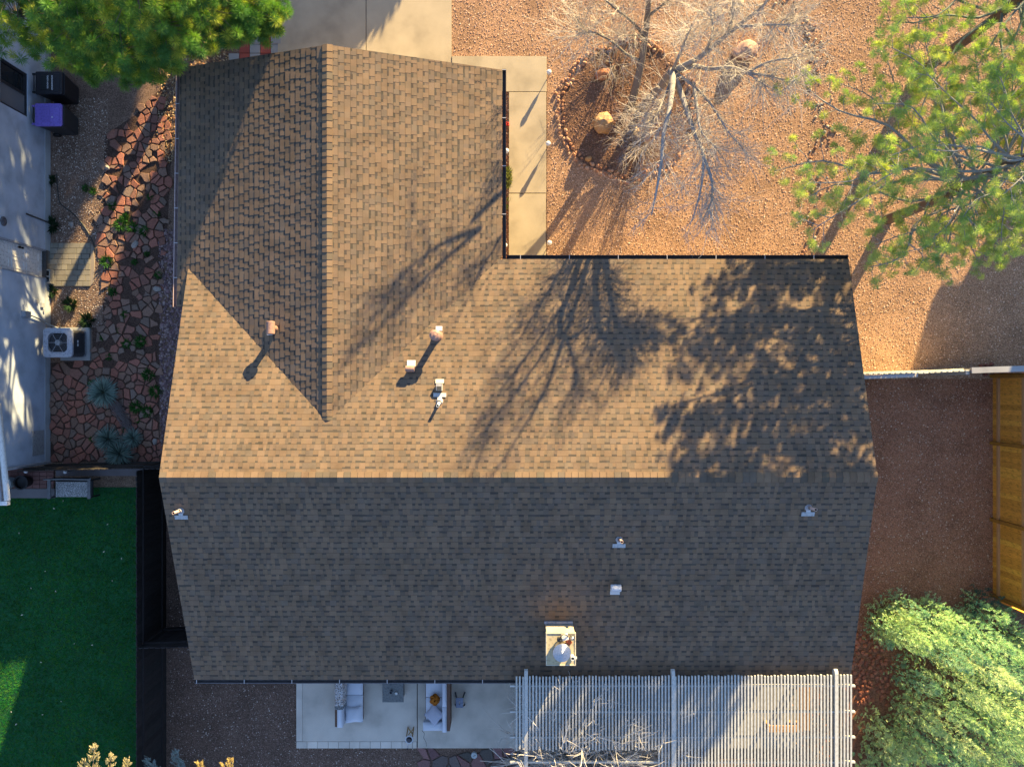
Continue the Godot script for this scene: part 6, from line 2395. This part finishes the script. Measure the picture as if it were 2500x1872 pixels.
	for q in [[172, 743, 0.26, "dark round weed on the alley gravel, nearest the pale wall"], [214, 783, 0.27, "dark weed just above the air conditioner's pad"], [128, 712, 0.22, "dark weed at the foot of the pale wall below the concrete block"], [127, 552, 0.3, "dry dark tuft at the foot of the drain pipe"], [125, 440, 0.2, "dark tuft growing against the pale wall by the hose"]]:
		weed(at(q[0], q[1]), q[2], Color(0.03, 0.06, 0.03), q[3], "")
	# plants in the strip by the walk
	var strip := [[1240, 418, 0.16], [1236, 425, 0.2], [1238, 438, 0.22], [1234, 452, 0.18], [1244, 486, 0.1], [1235, 505, 0.1]]
	for k in strip.size():
		var q = strip[k]
		weed(at(q[0], q[1]), q[2], Color(0.24, 0.26, 0.08), "pale green bushy plant in the planting strip by the walk, " + order[k] + " from the top", "plants in the planting strip")
	s = Shape.new()
	var fl := at(1238, 308)
	for k in 12:
		s.rock(fl + Vector3(rng.randfn() * 0.04, 0.14 + rng.randf() * 0.06, rng.randfn() * 0.04), Vector3.ONE * 0.025, rng, Color(0.6, 0.06, 0.05), 3, 5, 0.2)
	s.tube([fl, fl + Vector3(0.01, 0.15, 0)], 0.008, 0.005, 4, Color(0.1, 0.18, 0.05))
	solo("flower", "small red flower in the planting strip beside the walk", "flower", s, M.leaf, fl)


func weed(c: Vector3, r: float, col: Color, label: String, group: String) -> void:
	var s := Shape.new()
	for k in int(90 + r * 260):
		var a := rng.randf() * TAU
		var o := c + Vector3(cos(a), 0, sin(a)) * r * 0.35 * rng.randf()
		var d := Vector3(cos(a) * rng.randf_range(0.2, 1.0), rng.randf_range(0.3, 0.9), sin(a) * rng.randf_range(0.2, 1.0)).normalized()
		var l := r * rng.randf_range(0.5, 1.1)
		var side := d.cross(Vector3.UP).normalized() * r * 0.045
		var cc := shade(col, 0.6, 1.5)
		s.quad(o, o + d * l * 0.5 - side, o + d * l + Vector3(0, -0.15 * l, 0), o + d * l * 0.5 + side, cc)
	solo("weed" if not label.begins_with("pale green") else "strip_plant", label, "plant", s, M.leaf, c, group, false)


func _ready() -> void:
	rng.seed = 20240
	# camera: straight down
	var cam := Camera3D.new()
	cam.name = "camera"
	cam.position = Vector3(0, EYE, 0)
	cam.rotation_degrees = Vector3(-90, 0, 0)
	cam.fov = rad_to_deg(2.0 * atan(936.0 / LENS))
	cam.near = 0.1
	cam.far = 1000.0
	add_child(cam, true)
	# clear winter sky
	var sky := ProceduralSkyMaterial.new()
	sky.sky_top_color = Color(0.077, 0.126, 0.232).linear_to_srgb()
	sky.sky_horizon_color = Color(0.165, 0.21, 0.28).linear_to_srgb()
	sky.sky_curve = 0.15
	sky.ground_bottom_color = Color(0.1, 0.07, 0.05).linear_to_srgb()
	sky.ground_horizon_color = Color(0.2, 0.2, 0.2).linear_to_srgb()
	sky.sun_angle_max = 3.0
	var env := Environment.new()
	env.background_mode = Environment.BG_SKY
	env.sky = Sky.new()
	env.sky.sky_material = sky
	env.background_energy_multiplier = 1.0
	env.tonemap_mode = Environment.TONE_MAPPER_LINEAR
	env.tonemap_exposure = 4.55
	env.sdfgi_enabled = true
	env.ssao_enabled = true
	env.ssil_enabled = true
	var we := WorldEnvironment.new()
	we.name = "environment"
	we.environment = env
	add_child(we, true)
	# low sun from the upper right
	var el := deg_to_rad(13.9)
	var to_sun := Vector3(0.485 * cos(el), sin(el), -0.8745 * cos(el))
	var sun := DirectionalLight3D.new()
	sun.name = "sun"
	sun.light_color = Color(1.0, 0.75, 0.37).linear_to_srgb()
	sun.light_energy = 1.6
	sun.light_angular_distance = 0.5
	sun.shadow_enabled = true
	add_child(sun, true)
	sun.look_at_from_position(to_sun * 30.0, Vector3.ZERO)

	make_materials()
	make_ground()
	make_house()
	make_neighbour()
	make_paving()
	make_left_things()
	make_right_things()
	make_patio_things()
	make_bare_trees()
	make_pines()
	make_plants()
